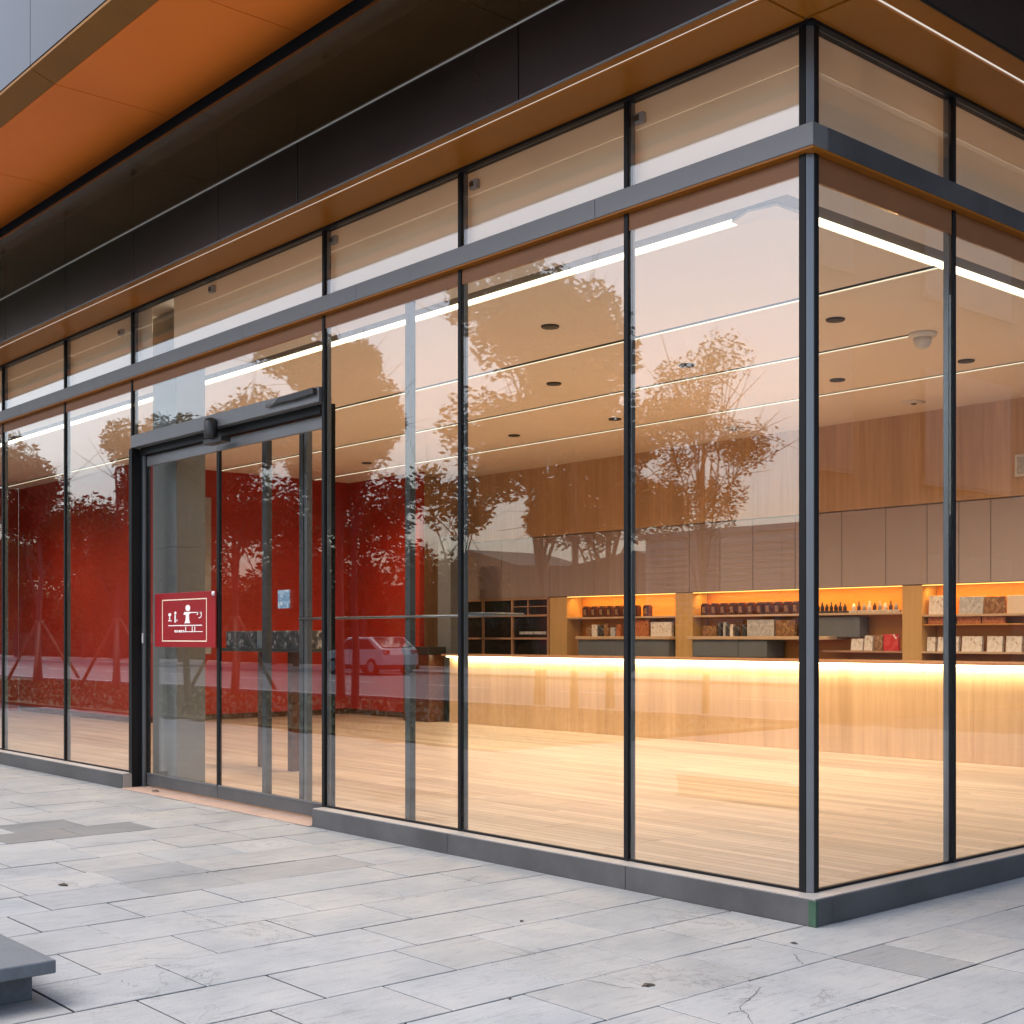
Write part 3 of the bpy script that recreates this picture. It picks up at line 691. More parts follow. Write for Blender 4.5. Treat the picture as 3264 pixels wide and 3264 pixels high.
for k, x in enumerate((-9.17, -8.98, -8.80, -8.62, -8.45, -8.27, -8.10, -7.94, -7.77, -7.60, -7.44)):
    jar(x, 1.8405, f'dark amber jar, {ORD[k]} from the left in the long row on the middle lit shelf', 'dark jars on the middle lit shelf')
def pack(name, x0, x1, z, h, mt, label, cat, group=None, y=YB + 0.10, d=0.06, tilt=0.0):
    b = MB().box(x0 - (x0+x1)/2, x1 - (x0+x1)/2, 0, d, 0, h).build(name, M[mt], bevel=0.004)
    b.location = ((x0+x1)/2, y, z); b.rotation_euler = (-tilt, 0, 0); tag(b, label, cat, group); return b
for k, (a, h, mt) in enumerate(((-11.78, 0.16, 'pk_brown'), (-11.64, 0.2, 'pk_white'), (-11.50, 0.18, 'pk_black'), (-11.36, 0.21, 'pk_brown'), (-11.22, 0.15, 'pk_silver'), (-11.05, 0.2, 'pk_orange'))):
    pack('small_pack', a, a + random.uniform(0.09, 0.13), 1.5125, h, mt, f'small printed pack, {ORD[k]} from the left on the left beige shelf', 'package', 'small packs on the left beige shelf', y=YB + random.uniform(0.05, 0.12))
pack('book', -10.86, -10.35, 1.5125, 0.27, 'pk_orange', 'orange red book on the left beige shelf nearest the corner post', 'book')
pack('box', -10.30, -9.85, 1.5125, 0.23, 'pk_white', 'white box at the right end of the left beige shelf', 'box')
pack('package', -9.20, -8.93, 1.5125, 0.16, 'pk_brown', 'small crumpled tan package at the left end of the middle beige shelf', 'package')
for k in range(6):
    a = -8.90 + 0.092 * k
    pack('small_pack', a, a + random.uniform(0.06, 0.085), 1.5125, random.uniform(0.14, 0.22), ('pk_black', 'pk_silver', 'pk_black', 'pk_white', 'pk_black', 'pk_black')[k], f'slim black and white pack, {ORD[k]} from the left on the middle beige shelf', 'package', 'slim packs on the middle beige shelf', y=YB + random.uniform(0.05, 0.12))
pack('package', -8.33, -7.83, 1.5125, 0.25, 'pk_silver', 'silver foil package on the beige shelf right of the slim black packs', 'package')
pack('package', -7.80, -7.45, 1.5125, 0.24, 'pk_brown', 'brown gold package at the right end of the beige shelf', 'package')
for k, (a, b, mt, l) in enumerate(((-7.28, -6.55, 'pk_black', 'low black tray of bottles on the top shelf right of the corner post'), (-6.53, -5.72, 'pk_silver', 'low silver tray of bottles on the top shelf beside the wooden pillar'))):
    pack('bottle_tray', a, b, 1.8405, 0.035, mt, l, 'tray')
    for q in range(9):
        bx = (q - 4) * (b - a) / 9.6
        o = MB().lathe((bx, 0.03, 0.0352), [(0.026, 0), (0.028, 0.05), (0.012, 0.075 + 0.02 * (q % 3 == 0)), (0.011, 0.095 + 0.03 * (q % 2))], 8).build('bottle', M['plastic_black' if k == 0 else ('plastic', 'jar', 'louvre')[q % 3]])
        o.location = ((a + b) / 2 + 0.0, YB + 0.10, 1.8405)
        tag(o, f'tiny bottle, {ORD[q]} from the left in the ' + ('black' if k == 0 else 'silver') + ' tray on the top shelf', 'bottle', 'bottles in the top shelf trays')
pack('book', -6.50, -6.31, 1.3125, 0.17, 'pk_white', 'white book leaning on the low shelf, leftmost of the group by the red pack', 'book', tilt=0.15)
pack('book', -6.28, -6.15, 1.3125, 0.21, 'pk_white', 'white book in the middle of the low shelf left of the red pack', 'book', tilt=0.1)
pack('book', -6.12, -5.99, 1.3125, 0.22, 'pk_brown', 'brown book directly left of the red pack on the low shelf', 'book', tilt=0.1)
pack('package', -5.97, -5.74, 1.3125, 0.23, 'pk_red', 'bright red pack on the low shelf beside the wooden pillar', 'package')
pack('picture_card', -5.28, -4.99, 1.8005, 0.25, 'pk_white', 'large white patterned card on the top right shelf next to the pillar', 'card', tilt=0.08)
pack('picture_card', -4.84, -4.50, 1.8005, 0.23, 'pk_silver', 'silver patterned card on the top right shelf right of the slim mullion', 'card', tilt=0.08)
pack('box', -4.48, -4.20, 1.8005, 0.22, 'pk_brown', 'brown box on the top right shelf between the silver card and the cream box', 'box')
pack('box', -4.17, -3.80, 1.8005, 0.23, 'cream_print', 'plain cream box at the right end of the top shelf', 'box')
for k, (a, b) in enumerate(((-5.29, -5.01), (-4.86, -4.53), (-4.51, -4.2))):
    pack('book', a, b, 1.6755, 0.09, 'pk_orange', f'flat orange book, {ORD[k]} from the left on the thin amber shelf', 'book', 'orange books on the amber shelf')
for k, (a, b, h) in enumerate(((-5.31, -5.19, 0.19), (-5.15, -5.02, 0.19), (-4.99, -4.85, 0.20), (-4.80, -4.52, 0.20), (-4.45, -4.24, 0.20), (-4.19, -3.98, 0.20), (-3.94, -3.75, 0.19))):
    pack('picture_card', a, b, 1.3125, h, 'pk_white', f'white printed card, {ORD[k]} from the left along the bottom right shelf', 'card', 'white cards on the bottom right shelf', tilt=0.12)
fr = thing('wall_notice', 'small white framed notice on the oak wall at the right edge', 'frame', (-3.85, YB, 3.5))
MB().box(-4.0, -3.55, YB - 0.03, YB - 0.002, 3.51, 3.79).build('frame', M['plastic'], fr, 0.004); MB().box(-3.965, -3.585, YB - 0.033, YB - 0.0305, 3.545, 3.755).build('print', M['pk_silver'], fr)

# ------------------------------------------------------------------ ceiling fittings
DL = [(-4.576, 2.379), (-6.512, 4.236), (-4.873, 4.6), (-9.619, 6.377), (-7.721, 6.451), (-13.376, 6.486), (-2.707, 4.117), (-4.297, 6.442), (-2.843, 6.596)]
where = ['nearest the front glass', 'in the middle of the second ceiling band', 'of the second band near the corner post', 'in the far band left of centre', 'in the far band just left of a mullion',
         'farthest to the left by the red wall', 'nearest the right hand corner of the cove', 'of the far band just right of the corner post', 'at the far right of the ceiling']
spots = []
for k, p in enumerate(DL):
    x, y = sc(*p); d = thing('downlight', 'round black recessed downlight ' + where[k], 'light', (x, y, Z_CEIL), 'recessed downlights in the ceiling')
    MB().lathe((x, y, Z_CEIL - 0.018), [(0.085, 0.0), (0.09, 0.012), (0.09, 0.0175)], 20).build('rim', M['plastic_black'], d)
    MB().lathe((x, y, Z_CEIL - 0.022), [(0.05, 0.0), (0.055, 0.0035)], 16).build('lens', M['trough'], d)
    spots.append((x, y))
for p, l in (((-7.164, 8.19), 'square white ceiling sensor left of the corner post'), ((-4.467, 8.253), 'square white ceiling sensor right of the corner post')):
    x, y = sc(*p); d = thing('ceiling_sensor', l, 'sensor', (x, y, Z_CEIL), 'white sensors on the ceiling')
    MB().box(x - 0.10, x + 0.10, y - 0.12, y + 0.12, Z_CEIL - 0.03, Z_CEIL - 0.001).build('body', M['plastic'], d, 0.008); MB().lathe((x, y, Z_CEIL - 0.045), [(0.02, 0), (0.045, 0.014)], 14).build('lens', M['trough'], d)
x, y = -2.86, 5.80
d = thing('dome_camera', 'white domed security camera at the end of the middle ceiling slot', 'camera', (x, y, Z_CEIL))
MB().lathe((x, y, Z_CEIL - 0.05), [(0.11, 0.0), (0.135, 0.02), (0.135, 0.049)], 20).build('base', M['plastic'], d)
MB().lathe((x, y, Z_CEIL - 0.16), [(0.02, 0.0), (0.06, 0.02), (0.085, 0.06), (0.09, 0.109)], 20).build('dome', M['ceil_edge'], d)
for k, (x, z, l) in enumerate(((-1.36, 4.645, 'nearest the corner post'), (-2.93, 4.655, 'in the third bay from the corner'), (-4.69, 4.67, 'above the right door jamb'), (-6.687, 4.68, 'hanging alone above the sliding doors'), (-8.6, 4.62, 'left of the grey column'))):
    d = thing('sensor_box', 'tiny grey sensor box behind the clerestory glass ' + l, 'sensor', (x, 0.06, z), 'sensor boxes behind the clerestory')
    MB().box(x + 0.03, x + 0.11, 0.045, 0.083, z - 0.035, z + 0.03).build('body', M['louvre'], d, 0.006); MB().box(x + 0.045, x + 0.08, 0.035, 0.0445, z - 0.02, z + 0.012).build('lens', M['plastic_black'], d)

# ------------------------------------------------------------------ column, vestibule, door fittings
cl = thing('column', 'square grey clad column rising behind the left door leaf', 'column', (-8.3, 0.5, 0))
m = MB()
for a, b in zip((0.01, 1.2, 2.4, 3.6), (1.2, 2.4, 3.6, 4.78)): m.box(-8.39, -7.865, 0.34, 0.66, a + 0.001, b - 0.001)
m.build('cladding', M['column'], cl, 0.006)
vs = thing('vestibule_frame', 'dark grey inner vestibule frame of slim posts standing behind the doors', 'frame', (-5.5, 0.65, 0))
for x0, x1, zt, mt in ((-6.685, -6.60, 3.36, 'plinth'), (-6.03, -5.96, 3.36, 'plinth'), (-5.945, -5.90, 3.36, 'alu'), (-4.421, -4.355, Z_CEIL, 'plinth')):
    MB().box(x0, x1, 0.62, 0.68, 0.01, zt).build('post', M[mt], vs, 0.004)
MB().box(-6.685, -5.90, 0.62, 0.68, 3.361, 3.42).build('head_rail', M['column'], vs, 0.004)
MB().tube((-6.0, 0.60, 1.665), (-2.95, 0.60, 1.665), 0.011).tube((-2.95, 0.60, 1.665), (-2.95, 0.055, 1.665), 0.011).build('hand_rail', M['alu'], vs)
MB().tube((-5.93, 0.60, 1.665), (-5.93, 0.62, 1.665), 0.009).tube((-4.41, 0.60, 1.665), (-4.41, 0.62, 1.665), 0.009).build('bracket', M['alu'], vs)

tb = thing('reception_stand', 'dark narrow stand with black display boxes on top just inside the doors', 'stand', (-8.8, 2.0, 0))
MB().box(-9.64, -7.95, 1.8, 2.2, 1.335, 1.375).build('top', M['plastic_black'], tb, 0.006)
for x0, x1, mt in ((-9.60, -9.36, 'pk_black'), (-9.34, -8.92, 'pk_black'), (-8.90, -8.70, 'grey_unit'), (-8.68, -7.99, 'pk_black')):
    MB().box(x0, x1, 1.85, 2.15, 1.376, 1.57).build('display_box', M[mt], tb, 0.004)
for x in (-9.0, -8.35): MB().box(x - 0.05, x + 0.05, 1.95, 2.05, 0.01, 1.334).build('leg', M['jar'], tb, 0.004)

sg = thing('door_sign', 'crimson square sign with a white emblem in a thin border on the left door leaf', 'sign', (-7.4, 0.10, 1.66))
MB().box(-8.02, -6.80, 0.088, 0.0975, 1.405, 1.925).build('board', M['sign_red'], sg, 0.002)
ys0, ys1 = 0.0855, 0.0878
m = MB()
m.box(-7.86, -6.96, ys0, ys1, 1.852, 1.862).box(-7.86, -6.96, ys0, ys1, 1.458, 1.468).box(-7.86, -7.848, ys0, ys1, 1.469, 1.851).box(-6.972, -6.96, ys0, ys1, 1.469, 1.851)
m.build('border', M['cream_print'], sg)
m = MB()
def ell(cx, cz, rx, rz, n=14): return [(cx + rx*math.cos(2*math.pi*i/n), cz + rz*math.sin(2*math.pi*i/n)) for i in range(n)]
MB().prism(ell(-7.33, 1.775, 0.048, 0.030), 'y', ys0, ys1).build('emblem_head', M['white'], sg) #                                                      # head
m.prism([(-7.40, 1.738), (-7.27, 1.738), (-7.275, 1.724), (-7.31, 1.716), (-7.305, 1.66), (-7.285, 1.632), (-7.40, 1.630), (-7.375, 1.66), (-7.37, 1.712), (-7.42, 1.712)], 'y', ys0, ys1)
m.box(-7.268, -7.06, ys0, ys1, 1.727, 1.735)
m.build('emblem_figure', M['white'], sg); m = MB()
for k in range(12):                                                                                          # ring at the end of the arm
    a0, a1 = -1.9 + k*0.42, -1.9 + (k+1)*0.42
    P = lambda a, r: (-7.105 + r*1.6*math.cos(a), 1.706 + r*math.sin(a))
    m.prism([P(a0, 0.022), P(a0, 0.030), P(a1, 0.030), P(a1, 0.022)], 'y', ys0, ys1)
m.build('emblem_ring', M['white'], sg); m = MB()
m.prism(ell(-7.70, 1.715, 0.030, 0.017), 'y', ys0, ys1).box(-7.712, -7.69, ys0, ys1, 1.665, 1.694).box(-7.735, -7.66, ys0, ys1, 1.652, 1.662)   # left glyphs
m.build('glyph', M['white'], sg); m = MB()
m.prism(ell(-7.585, 1.730, 0.022, 0.015), 'y', ys0, ys1).box(-7.60, -7.575, ys0, ys1, 1.640, 1.712).box(-7.56, -7.54, ys0, ys1, 1.652, 1.668)
m.build('glyph', M['white'], sg)
m = MB().box(-7.73, -7.05, ys0, ys1, 1.606, 1.615).box(-7.42, -7.04, ys0, ys1, 1.548, 1.555)
for k, w in enumerate((0.03, 0.022, 0.034, 0.026, 0.03)): m.box(-7.60 + 0.042*k, -7.60 + 0.042*k + w, ys0, ys1, 1.545, 1.567)
for x in (-7.38, -7.25, -7.20): m.box(x, x + 0.014, ys0, ys1, 1.556, 1.600)
m.build('lettering', M['white'], sg)
MB().lathe((-6.835, 0.091, 1.90), [(0.018, -0.02), (0.022, 0.0), (0.018, 0.02)], 10).build('clip', M['plastic'], sg)
sg.location.x += 0.2
tag(box1('notice', M['blue_label'], (-5.545, -5.36, 0.108, 0.1165, 1.745, 1.90)), 'small blue notice stuck on the right door leaf', 'notice')

ds = thing('door_sensor', 'black rounded motion sensor fixed over the joint of the sliding doors', 'sensor', (-6.4, -0.06, 3.38))
MB().lathe((-6.385, -0.075, 3.28), [(0.055, 0.0), (0.062, 0.03), (0.062, 0.13), (0.05, 0.165), (0.02, 0.18)], 16).build('housing', M['plastic_black'], ds)
MB().box(-6.56, -6.23, -0.06, 0.04, 3.235, 3.279).build('bracket', M['plastic_black'], ds, 0.005)
do = thing('door_operator', 'black door operator unit on the right end of the door header', 'door closer', (-5.1, -0.05, 3.46))
MB().prism([(-5.34, 3.435), (-5.24, 3.478), (-4.72, 3.492), (-4.71, 3.44), (-5.0, 3.43)], 'y', -0.075, -0.037).build('housing', M['plastic_black'], do, 0.006)
MB().tube((-5.45, -0.056, 3.44), (-5.28, -0.056, 3.455), 0.018).build('arm', M['slate'], do)

# ------------------------------------------------------------------ on the paving
sb = thing('stone_bench', 'low blue grey granite block with an overhanging cap in the bottom left corner', 'bench', (-2.5, -5, 0))
MB().box(-4.2, -1.225, -6.6, -3.66, 0.0, 0.135).build('base', M['granite'], sb, 0.004)
MB().box(-4.2, -1.06, -6.6, -3.625, 0.136, 0.192).build('cap', M['granite_top'], sb, 0.007, )
lv = None
for k, (x, y, a, s, l) in enumerate(((-3.60, -2.59, 0.4, 1.6, 'small dark dry leaf alone on the pale paving at left'), (0.30, -1.62, 1.2, 1.3, 'tiny curled leaf on the paving in front of the corner, at the bottom'),
        (-0.99, -1.17, 2.0, 0.7, 'tiny dark leaf scrap near the middle of the paving by the plinth'), (0.235, -0.49, 0.2, 0.8, 'tiny leaf scrap on the paving right below the plinth corner'),
        (0.08, -2.18, 2.4, 0.6, 'tiny twig scrap at the bottom edge of the paving'), (-7.6, -0.05, 0.3, 2.0, 'brown leaf caught on the threshold at the left door jamb'))):
    m = MB(); pts = [(0, 0), (0.018, 0.012), (0.04, 0.006), (0.05, 0.0), (0.038, -0.010), (0.016, -0.012)]
    top = [(px*s*math.cos(a) - py*s*math.sin(a) + x, px*s*math.sin(a) + py*s*math.cos(a) + y, 0.004 + 0.008*s*math.sin(px*60)**2 + (0.013 if k == 5 else 0)) for px, py in pts]
    v1 = [m.bm.verts.new(p) for p in top]; v2 = [m.bm.verts.new((p[0], p[1], p[2] - 0.0025)) for p in top]
    m.bm.faces.new(v1); m.bm.faces.new(v2[::-1])
    for i in range(6): m.bm.faces.new((v1[i], v2[i], v2[(i+1) % 6], v1[(i+1) % 6]))
    tag(m.build('fallen_leaf', M['leaf_dry']), l, 'leaf', 'dry leaves on the paving')

# ------------------------------------------------------------------ across the plaza (seen mirrored in the glass)
def tree(x, y, h, cr, cz, ch, n, leafs, label, seed, lm='leaf', stakes=False, trunk=0.09, lean=0.0, group='trees across the plaza', clumps=9):
    rnd = random.Random(seed)
    root = thing('street_tree', label, 'tree', (x, y, 0), group)
    m = MB(); top = cz + ch * 0.25
    px, py, pz, r = x, y, 0.0, trunk; segs = 6; pts = []
    for i in range(segs + 1):
        t = i / segs; pts.append((x + lean*t + rnd.uniform(-.06, .06)*(i > 0), y + rnd.uniform(-.06, .06)*(i > 0), top*t, trunk*(1 - 0.75*t)))
    for a, b in zip(pts, pts[1:]): m.tube(a[:3], b[:3], a[3], b[3], 8, cap=False)
    centres = []
    for k in range(clumps):
        a = rnd.uniform(0, 6.283); rr = cr * math.sqrt(rnd.random()) * 0.85; zz = cz + ch * rnd.uniform(-0.5, 0.5)
        e = Vector((x + lean + rr*math.cos(a), y + rr*math.sin(a), zz)); centres.append((e, cr * rnd.uniform(0.28, 0.5)))
        s0 = pts[rnd.randint(2, segs)]
        mid = Vector(s0[:3]).lerp(e, 0.5) + Vector((rnd.uniform(-.1, .1), rnd.uniform(-.1, .1), 0.15*ch*0.3))
        m.tube(s0[:3], mid, s0[3]*0.5, s0[3]*0.32, 6, cap=False); m.tube(mid, e, s0[3]*0.32, 0.012, 6, cap=False)
        for q in range(9):
            e2 = e + Vector((rnd.gauss(0, 1), rnd.gauss(0, 1), rnd.gauss(0.3, 0.8))) * cr * 0.36
            m.tube(mid.lerp(e, rnd.uniform(0.1, 0.9)), e2, 0.013, 0.004, 4, cap=False)
    m.build('trunk', M['bark'], root)
    c = MB()
    for k in range(n):
        e, rad = centres[rnd.randrange(len(centres))]
        v = Vector((rnd.gauss(0, 1), rnd.gauss(0, 1), rnd.gauss(0, 0.8))); v = v.normalized() * rad * (rnd.random() ** 0.45)
        p = e + v; s = leafs * rnd.uniform(0.6, 1.4)
        u = Vector((rnd.gauss(0, 1), rnd.gauss(0, 1), rnd.gauss(0, 1))).normalized(); w = u.orthogonal().normalized()
        c.quad([p - u*s, p + w*s*0.45, p + u*s, p - w*s*0.45])
    c.build('crown', M[lm], root)
    if stakes:
        for q in range(3):
            a = 0.5 + q*2.094; MB().tube((x + 1.3*math.cos(a), y + 1.3*math.sin(a), 0.0), (x + 0.1*math.cos(a), y + 0.1*math.sin(a), 2.0), 0.055, 0.05, 7).build('stake', M['stake'], root)
        MB().lathe((x, y, 1.93), [(0.14, 0), (0.15, 0.08), (0.13, 0.14)], 10).build('tie', M['stake'], root)
    return root
tree(-15.9, -12.6, 8.8, 2.0, 6.9, 3.6, 26000, 0.085, 'broad dark crowned tree opposite the counter bay', 1, 'leaf', trunk=0.13, clumps=24)
tree(-13.2, -11.0, 7.6, 0.9, 6.2, 2.0, 7000, 0.06, 'slim tree standing beside the broad crowned tree', 2, 'leaf', clumps=8)
tree(-18.3, -9.6, 8.0, 1.5, 6.0, 3.0, 18000, 0.08, 'round topped tree on the lawn opposite the doors', 4, 'leaf_dark', clumps=12)
tree(-21.8, -11.6, 8.8, 2.0, 6.6, 3.4, 18000, 0.085, 'tall tree at the middle of the lawn', 5, 'leaf', trunk=0.12, clumps=13)
tree(-15.2, -14.0, 6.4, 1.7, 4.9, 2.2, 13000, 0.075, 'low spreading tree under the broad crowned tree', 31, 'leaf_pale', trunk=0.10, clumps=18)
tree(-12.0, -13.2, 6.8, 1.15, 5.0, 3.6, 8500, 0.045, 'thin leaved young tree nearest the corner of the shop', 6, 'leaf_pale', trunk=0.07, clumps=20)
tree(-23.9, -8.6, 7.0, 1.4, 5.0, 3.4, 10000, 0.075, 'bushy tree on the near edge of the lawn opposite the doors', 32, 'leaf_dark', trunk=0.09, clumps=14)
tree(-26.5, -11.2, 7.2, 1.8, 5.6, 3.6, 11000, 0.085, 'staked tree opposite the left panes', 7, 'leaf_dark', True, 0.12, clumps=13)
tree(-33.0, -11.0, 7.6, 2.0, 5.6, 3.6, 11000, 0.09, 'second staked tree farther left along the lawn', 8, 'leaf', True, 0.12, clumps=13)
tree(-39.5, -11.3, 8.4, 2.2, 6.2, 4.0, 11000, 0.10, 'third staked tree at the far left end of the lawn', 9, 'leaf_dark', True, 0.13, clumps=13)
kinds = ['leafy', 'dense', 'ragged', 'narrow', 'spreading', 'bushy', 'open', 'rounded', 'tall', 'low', 'dark', 'uneven']
for k in range(15):
    bx = (-97 + 5.0 * k if k < 12 else -88 + 15.0 * (k - 12)) + random.uniform(-1, 1); by = -29.5 + random.uniform(-2, 1.5) - (0 if k < 12 else 4)
    hh = random.uniform(9.0, 11.5)
    tree(bx, by, hh, 3.0, hh*0.55, hh*0.66, 3900, 0.20, (f'{kinds[k % 12]} tree in the belt beyond the road, {ORD[k % 12]} from the left' if k < 12 else f'{kinds[k % 12]} tree in the back row of the belt, {ORD[k % 12]} from the left'), 20 + k, ('leaf_dark', 'leaf', 'leaf_pale')[k % 3], trunk=0.16, group='tree belt beyond the road', clumps=20)
hd = MB(); rh = random.Random(8)
hd.box(-120, -24, -34.2, -33.2, 0.0, 1.9).box(-120, -46, -36.2, -35.2, 0.0, 4.2)
for k in range(9000):
    p = Vector((rh.uniform(-120, -24), rh.uniform(-34.5, -33.0), rh.uniform(0.1, 2.6) * rh.random() ** 0.3)); s = rh.uniform(0.1, 0.24)
    u = Vector((rh.gauss(0, 1), rh.gauss(0, 1), rh.gauss(0, 1))).normalized(); w = u.orthogonal().normalized()
    hd.quad([p - u*s, p + w*s*0.5, p + u*s, p - w*s*0.5])
for k in range(9000):
    p = Vector((rh.uniform(-120, -45), rh.uniform(-36.4, -35.0), rh.uniform(1.0, 5.4))); s = rh.uniform(0.14, 0.30)
    u = Vector((rh.gauss(0, 1), rh.gauss(0, 1), rh.gauss(0, 1))).normalized(); w = u.orthogonal().normalized()
    hd.quad([p - u*s, p + w*s*0.5, p + u*s, p - w*s*0.5])
tag(hd.build('hedge', M['leaf_dark']), kind='stuff'); 

# low office block with louvred front beyond the road, right of the belt
ob = thing('office_block', 'low pale office block with louvred bands beyond the road', 'building', (-40, -50, 0))
MB().box(-47, -26, -60, -49, 0, 7.0).build('wall', M['render_wall'], ob)
MB().box(-47.3, -25.7, -60.3, -48.7, 7.001, 7.3).build('roof', M['kerb'], ob)
m = MB()
for z in [0.6 + 0.32*i for i in range(19)]: m.box(-46.6, -26.4, -48.95, -48.80, z, z + 0.14)
m.build('louvres', M['louvre'], ob)
for x in (-43, -38.5, -34, -29.5): MB().box(x, x + 1.1, -48.99, -48.9, 0.4, 6.7).build('pilaster', M['render_wall'], ob)
hl = MB(); pr = [(-200, 0)] + [(-200 + 14*i, 9 + 8*abs(math.sin(i*0.7)) + 4*math.sin(i*1.9)) for i in range(14)] + [(-14, 0)]
hl.prism(pr, 'y', -170, -150); struct(hl.build('hill', M['hill']))

# neighbouring dark building to the right, mirrored in the side glass
nb = thing('neighbouring_building', 'dark clad neighbouring building facing the side of the glass shop', 'building', (14, 22, 0))
MB().box(9.5, 34, 9.5, 48, 0, 12.0).build('wall', M['dark_brick'], nb)
MB().box(9.3, 34.2, 9.3, 48.2, 12.001, 12.4).build('roof', M['plinth'], nb)
for i in range(6):
    for j in range(3):
        y0 = 11.2 + 5.6*i; z0 = 0.9 + 3.6*j
        w = MB().box(9.40, 9.499, y0, y0 + 3.2, z0, z0 + 2.2).build('window', M['carglass'], nb)
        MB().box(9.36, 9.41, y0 - 0.08, y0 + 3.28, z0 - 0.08, z0 - 0.001).build('sill', M['plinth'], w)

# white car parked across the road
car = thing('parked_car', 'white hatchback parked along the far side of the road', 'car', (-38.6, -24.2, 0))
cx0, cyy = -38.6, -24.2
body = [(-2.1, .35), (-2.15, .62), (-2.05, .86), (-1.15, .98), (-0.35, 1.46), (1.15, 1.48), (1.95, 1.02), (2.1, .78), (2.1, .35)]
MB().prism([(cx0 + a, b) for a, b in body], 'y', cyy - 0.86, cyy + 0.86).build('body', M['carpaint'], car, 0.08, 3)
MB().prism([(cx0 + a, b) for a, b in ((-0.92, 1.0), (-0.32, 1.37), (0.45, 1.39), (0.45, 1.0))], 'y', cyy - 0.872, cyy + 0.872).build('window', M['carglass'], car)
MB().prism([(cx0 + a, b) for a, b in ((0.53, 1.0), (0.53, 1.39), (1.1, 1.39), (1.62, 1.02))], 'y', cyy - 0.872, cyy + 0.872).build('window', M['carglass'], car)
MB().prism([(cx0 + a, b) for a, b in ((-1.10, 1.03), (-0.38, 1.462), (-0.40, 1.478), (-1.13, 1.042))], 'y', cyy - 0.70, cyy + 0.70).build('windscreen', M['carglass'], car)
MB().prism([(cx0 + a, b) for a, b in ((1.22, 1.452), (1.88, 1.075), (1.90, 1.09), (1.24, 1.47))], 'y', cyy - 0.70, cyy + 0.70).build('rear_window', M['carglass'], car)
MB().box(cx0 - 2.12, cx0 + 2.12, cyy - 0.88, cyy + 0.88, 0.22, 0.40).build('lower_trim', M['tyre'], car, 0.03)
for wy in (-0.66, 0.66): MB().box(cx0 + 1.98, cx0 + 2.10, cyy + wy - 0.14, cyy + wy + 0.14, 0.80, 0.98).build('tail_light', M['pk_red'], car, 0.02)
for wx in (-1.3, 1.35):
    for wy in (-0.8, 0.8):
        w = MB().tube((cx0 + wx, cyy + wy - 0.1, 0.32), (cx0 + wx, cyy + wy + 0.1, 0.32), 0.325, n=24).build('wheel', M['tyre'], car)
        MB().tube((cx0 + wx, cyy + wy - 0.11, 0.32), (cx0 + wx, cyy + wy + 0.11, 0.32), 0.2, n=20).build('rim', M['louvre'], w)
for wy in (-0.62, 0.62): MB().box(cx0 - 2.17, cx0 - 2.08, cyy + wy - 0.16, cyy + wy + 0.16, 0.64, 0.78).build('headlight', M['plastic'], car, 0.02)

# ------------------------------------------------------------------ lamps the room has, extra spots, and an added fill behind the blinds
WARM = (1.0, 0.70, 0.43)
def spot(x, y, z, p):
    l = bpy.data.lights.new('downlight_lamp', 'SPOT'); l.energy = p; l.color = WARM; l.spot_size = R(150); l.spot_blend = 0.9; l.shadow_soft_size = 0.1
    o = bpy.data.objects.new('downlight_lamp', l); COL.objects.link(o); o.location = (x, y, z)
LP = 134
for x, y in spots: spot(x, y, Z_CEIL - 0.05, LP)
for x, y in ((-16.0, 2.6), (-12.6, 3.2), (-9.6, 2.7), (-19.5, 2.2), (-7.0, 2.6)): spot(x, y, Z_CEIL - 0.05, LP * 0.9)  # extra spots with no fitting in the ceiling
def area(name, loc, rot, sx, sy, p, c):
    l = bpy.data.lights.new(name, 'AREA'); l.shape = 'RECTANGLE'; l.size = sx; l.size_y = sy; l.energy = p; l.color = c
    o = bpy.data.objects.new(name, l); COL.objects.link(o); o.location = loc; o.rotation_euler = rot
area('counter_lamp', (-7.0, 8.43, 1.150), (0, 0, 0), 13.2, 0.03, 40, (1.0, 0.80, 0.52))
area('blind_fill', (-11.2, 0.62, 4.66), (R(-90), 0, 0), 22.0, 0.06, 19, (1.0, 0.80, 0.55))  # unseen fill added in the void to brighten the cream blinds
area('blind_fill', (-0.50, 5.2, 4.66), (0, R(-90), 0), 0.06, 9.0, 9, (1.0, 0.80, 0.55))  # same added fill behind the side blinds
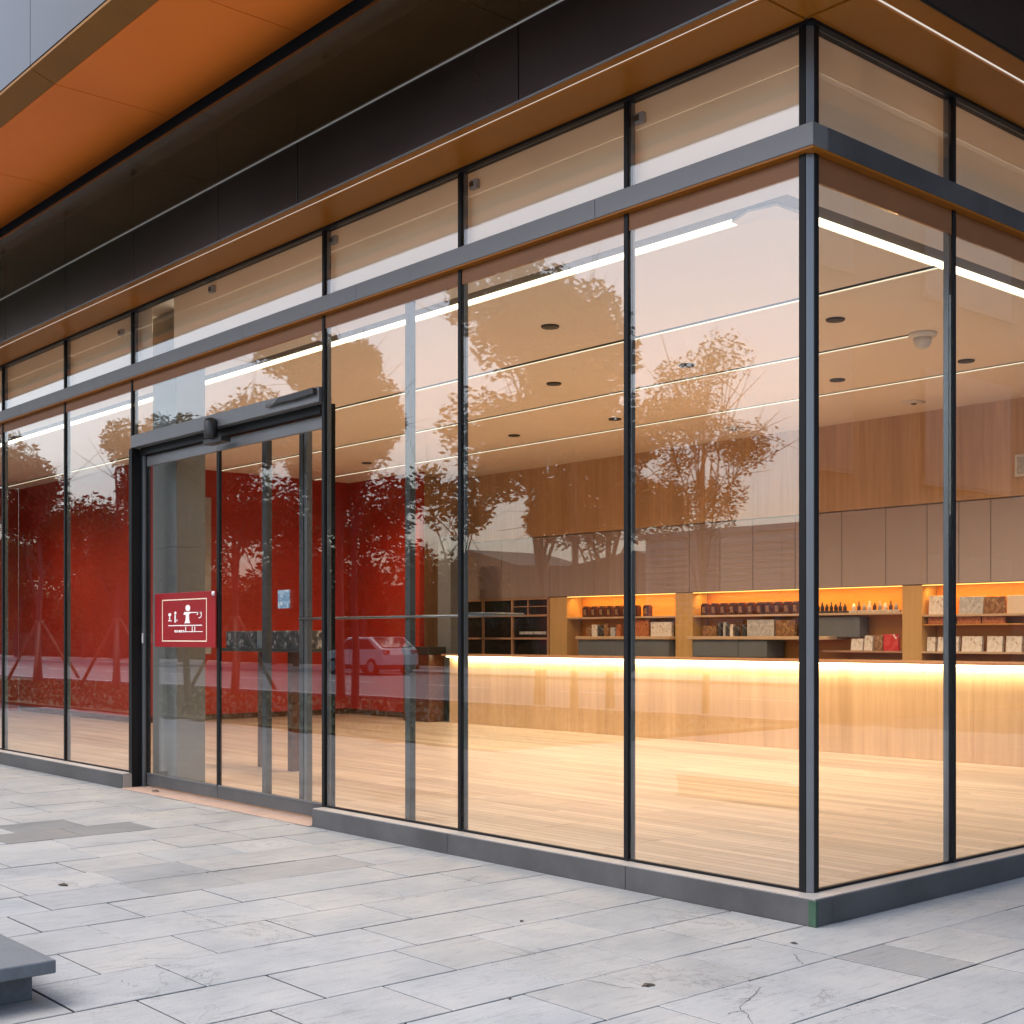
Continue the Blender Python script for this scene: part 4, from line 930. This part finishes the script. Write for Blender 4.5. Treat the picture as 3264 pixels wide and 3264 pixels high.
for a, b in bays: area('niche_lamp', ((a+b)/2, YB + 0.14, 2.17), (R(25), 0, 0), b - a - 0.1, 0.04, 6.5 * (b - a) / 3, (1.0, 0.52, 0.15))

# ------------------------------------------------------------------ sky, sun, camera
SUN_EL, SUN_AZ = 58, 205         # high, very soft sun through thin overcast, over the plaza
w = bpy.data.worlds.new('World'); scene.world = w; w.use_nodes = True
nt = w.node_tree; bg = nt.nodes['Background']
sky = nt.nodes.new('ShaderNodeTexSky'); sky.sky_type = 'NISHITA'; sky.sun_disc = False
sky.sun_elevation = R(SUN_EL); sky.sun_rotation = R(SUN_AZ); sky.air_density = 1.0; sky.dust_density = 4.0; sky.ozone_density = 1.0
hs = nt.nodes.new('ShaderNodeHueSaturation'); hs.inputs['Saturation'].default_value = 0.9
nt.links.new(sky.outputs[0], hs.inputs['Color']); nt.links.new(hs.outputs[0], bg.inputs['Color'])
bg.inputs['Strength'].default_value = 0.15
sl = bpy.data.lights.new('sun', 'SUN'); sl.energy = 0.5; sl.angle = R(50); sl.color = (1.0, 0.95, 0.88)
so = bpy.data.objects.new('sun', sl); COL.objects.link(so)
az = R(SUN_AZ); d = Vector((math.sin(az)*math.cos(R(SUN_EL)), math.cos(az)*math.cos(R(SUN_EL)), math.sin(R(SUN_EL))))
so.rotation_euler = (-d).to_track_quat('-Z', 'Y').to_euler()

cam = bpy.data.cameras.new('camera'); co_ = bpy.data.objects.new('camera', cam); COL.objects.link(co_)
co_.location = CAMP; co_.rotation_euler = (R(90), 0, R(138.7166 - 90))
cam.sensor_width = 36; cam.lens = 2458.2 / 1932 * 36; cam.shift_y = (1202.1 - 966) / 1932; cam.shift_x = -1.8 / 1932
cam.clip_end = 2000; scene.camera = co_

scene.view_settings.view_transform = 'Standard'; scene.view_settings.look = 'None'; scene.view_settings.gamma = 1.0
scene.view_settings.exposure = 1.45
scene.render.engine = 'CYCLES'
cy_ = scene.cycles
cy_.use_denoising = True; cy_.max_bounces = 10; cy_.diffuse_bounces = 5; cy_.glossy_bounces = 5; cy_.transparent_max_bounces = 24
cy_.sample_clamp_indirect = 6.0; cy_.caustics_reflective = False; cy_.caustics_refractive = False
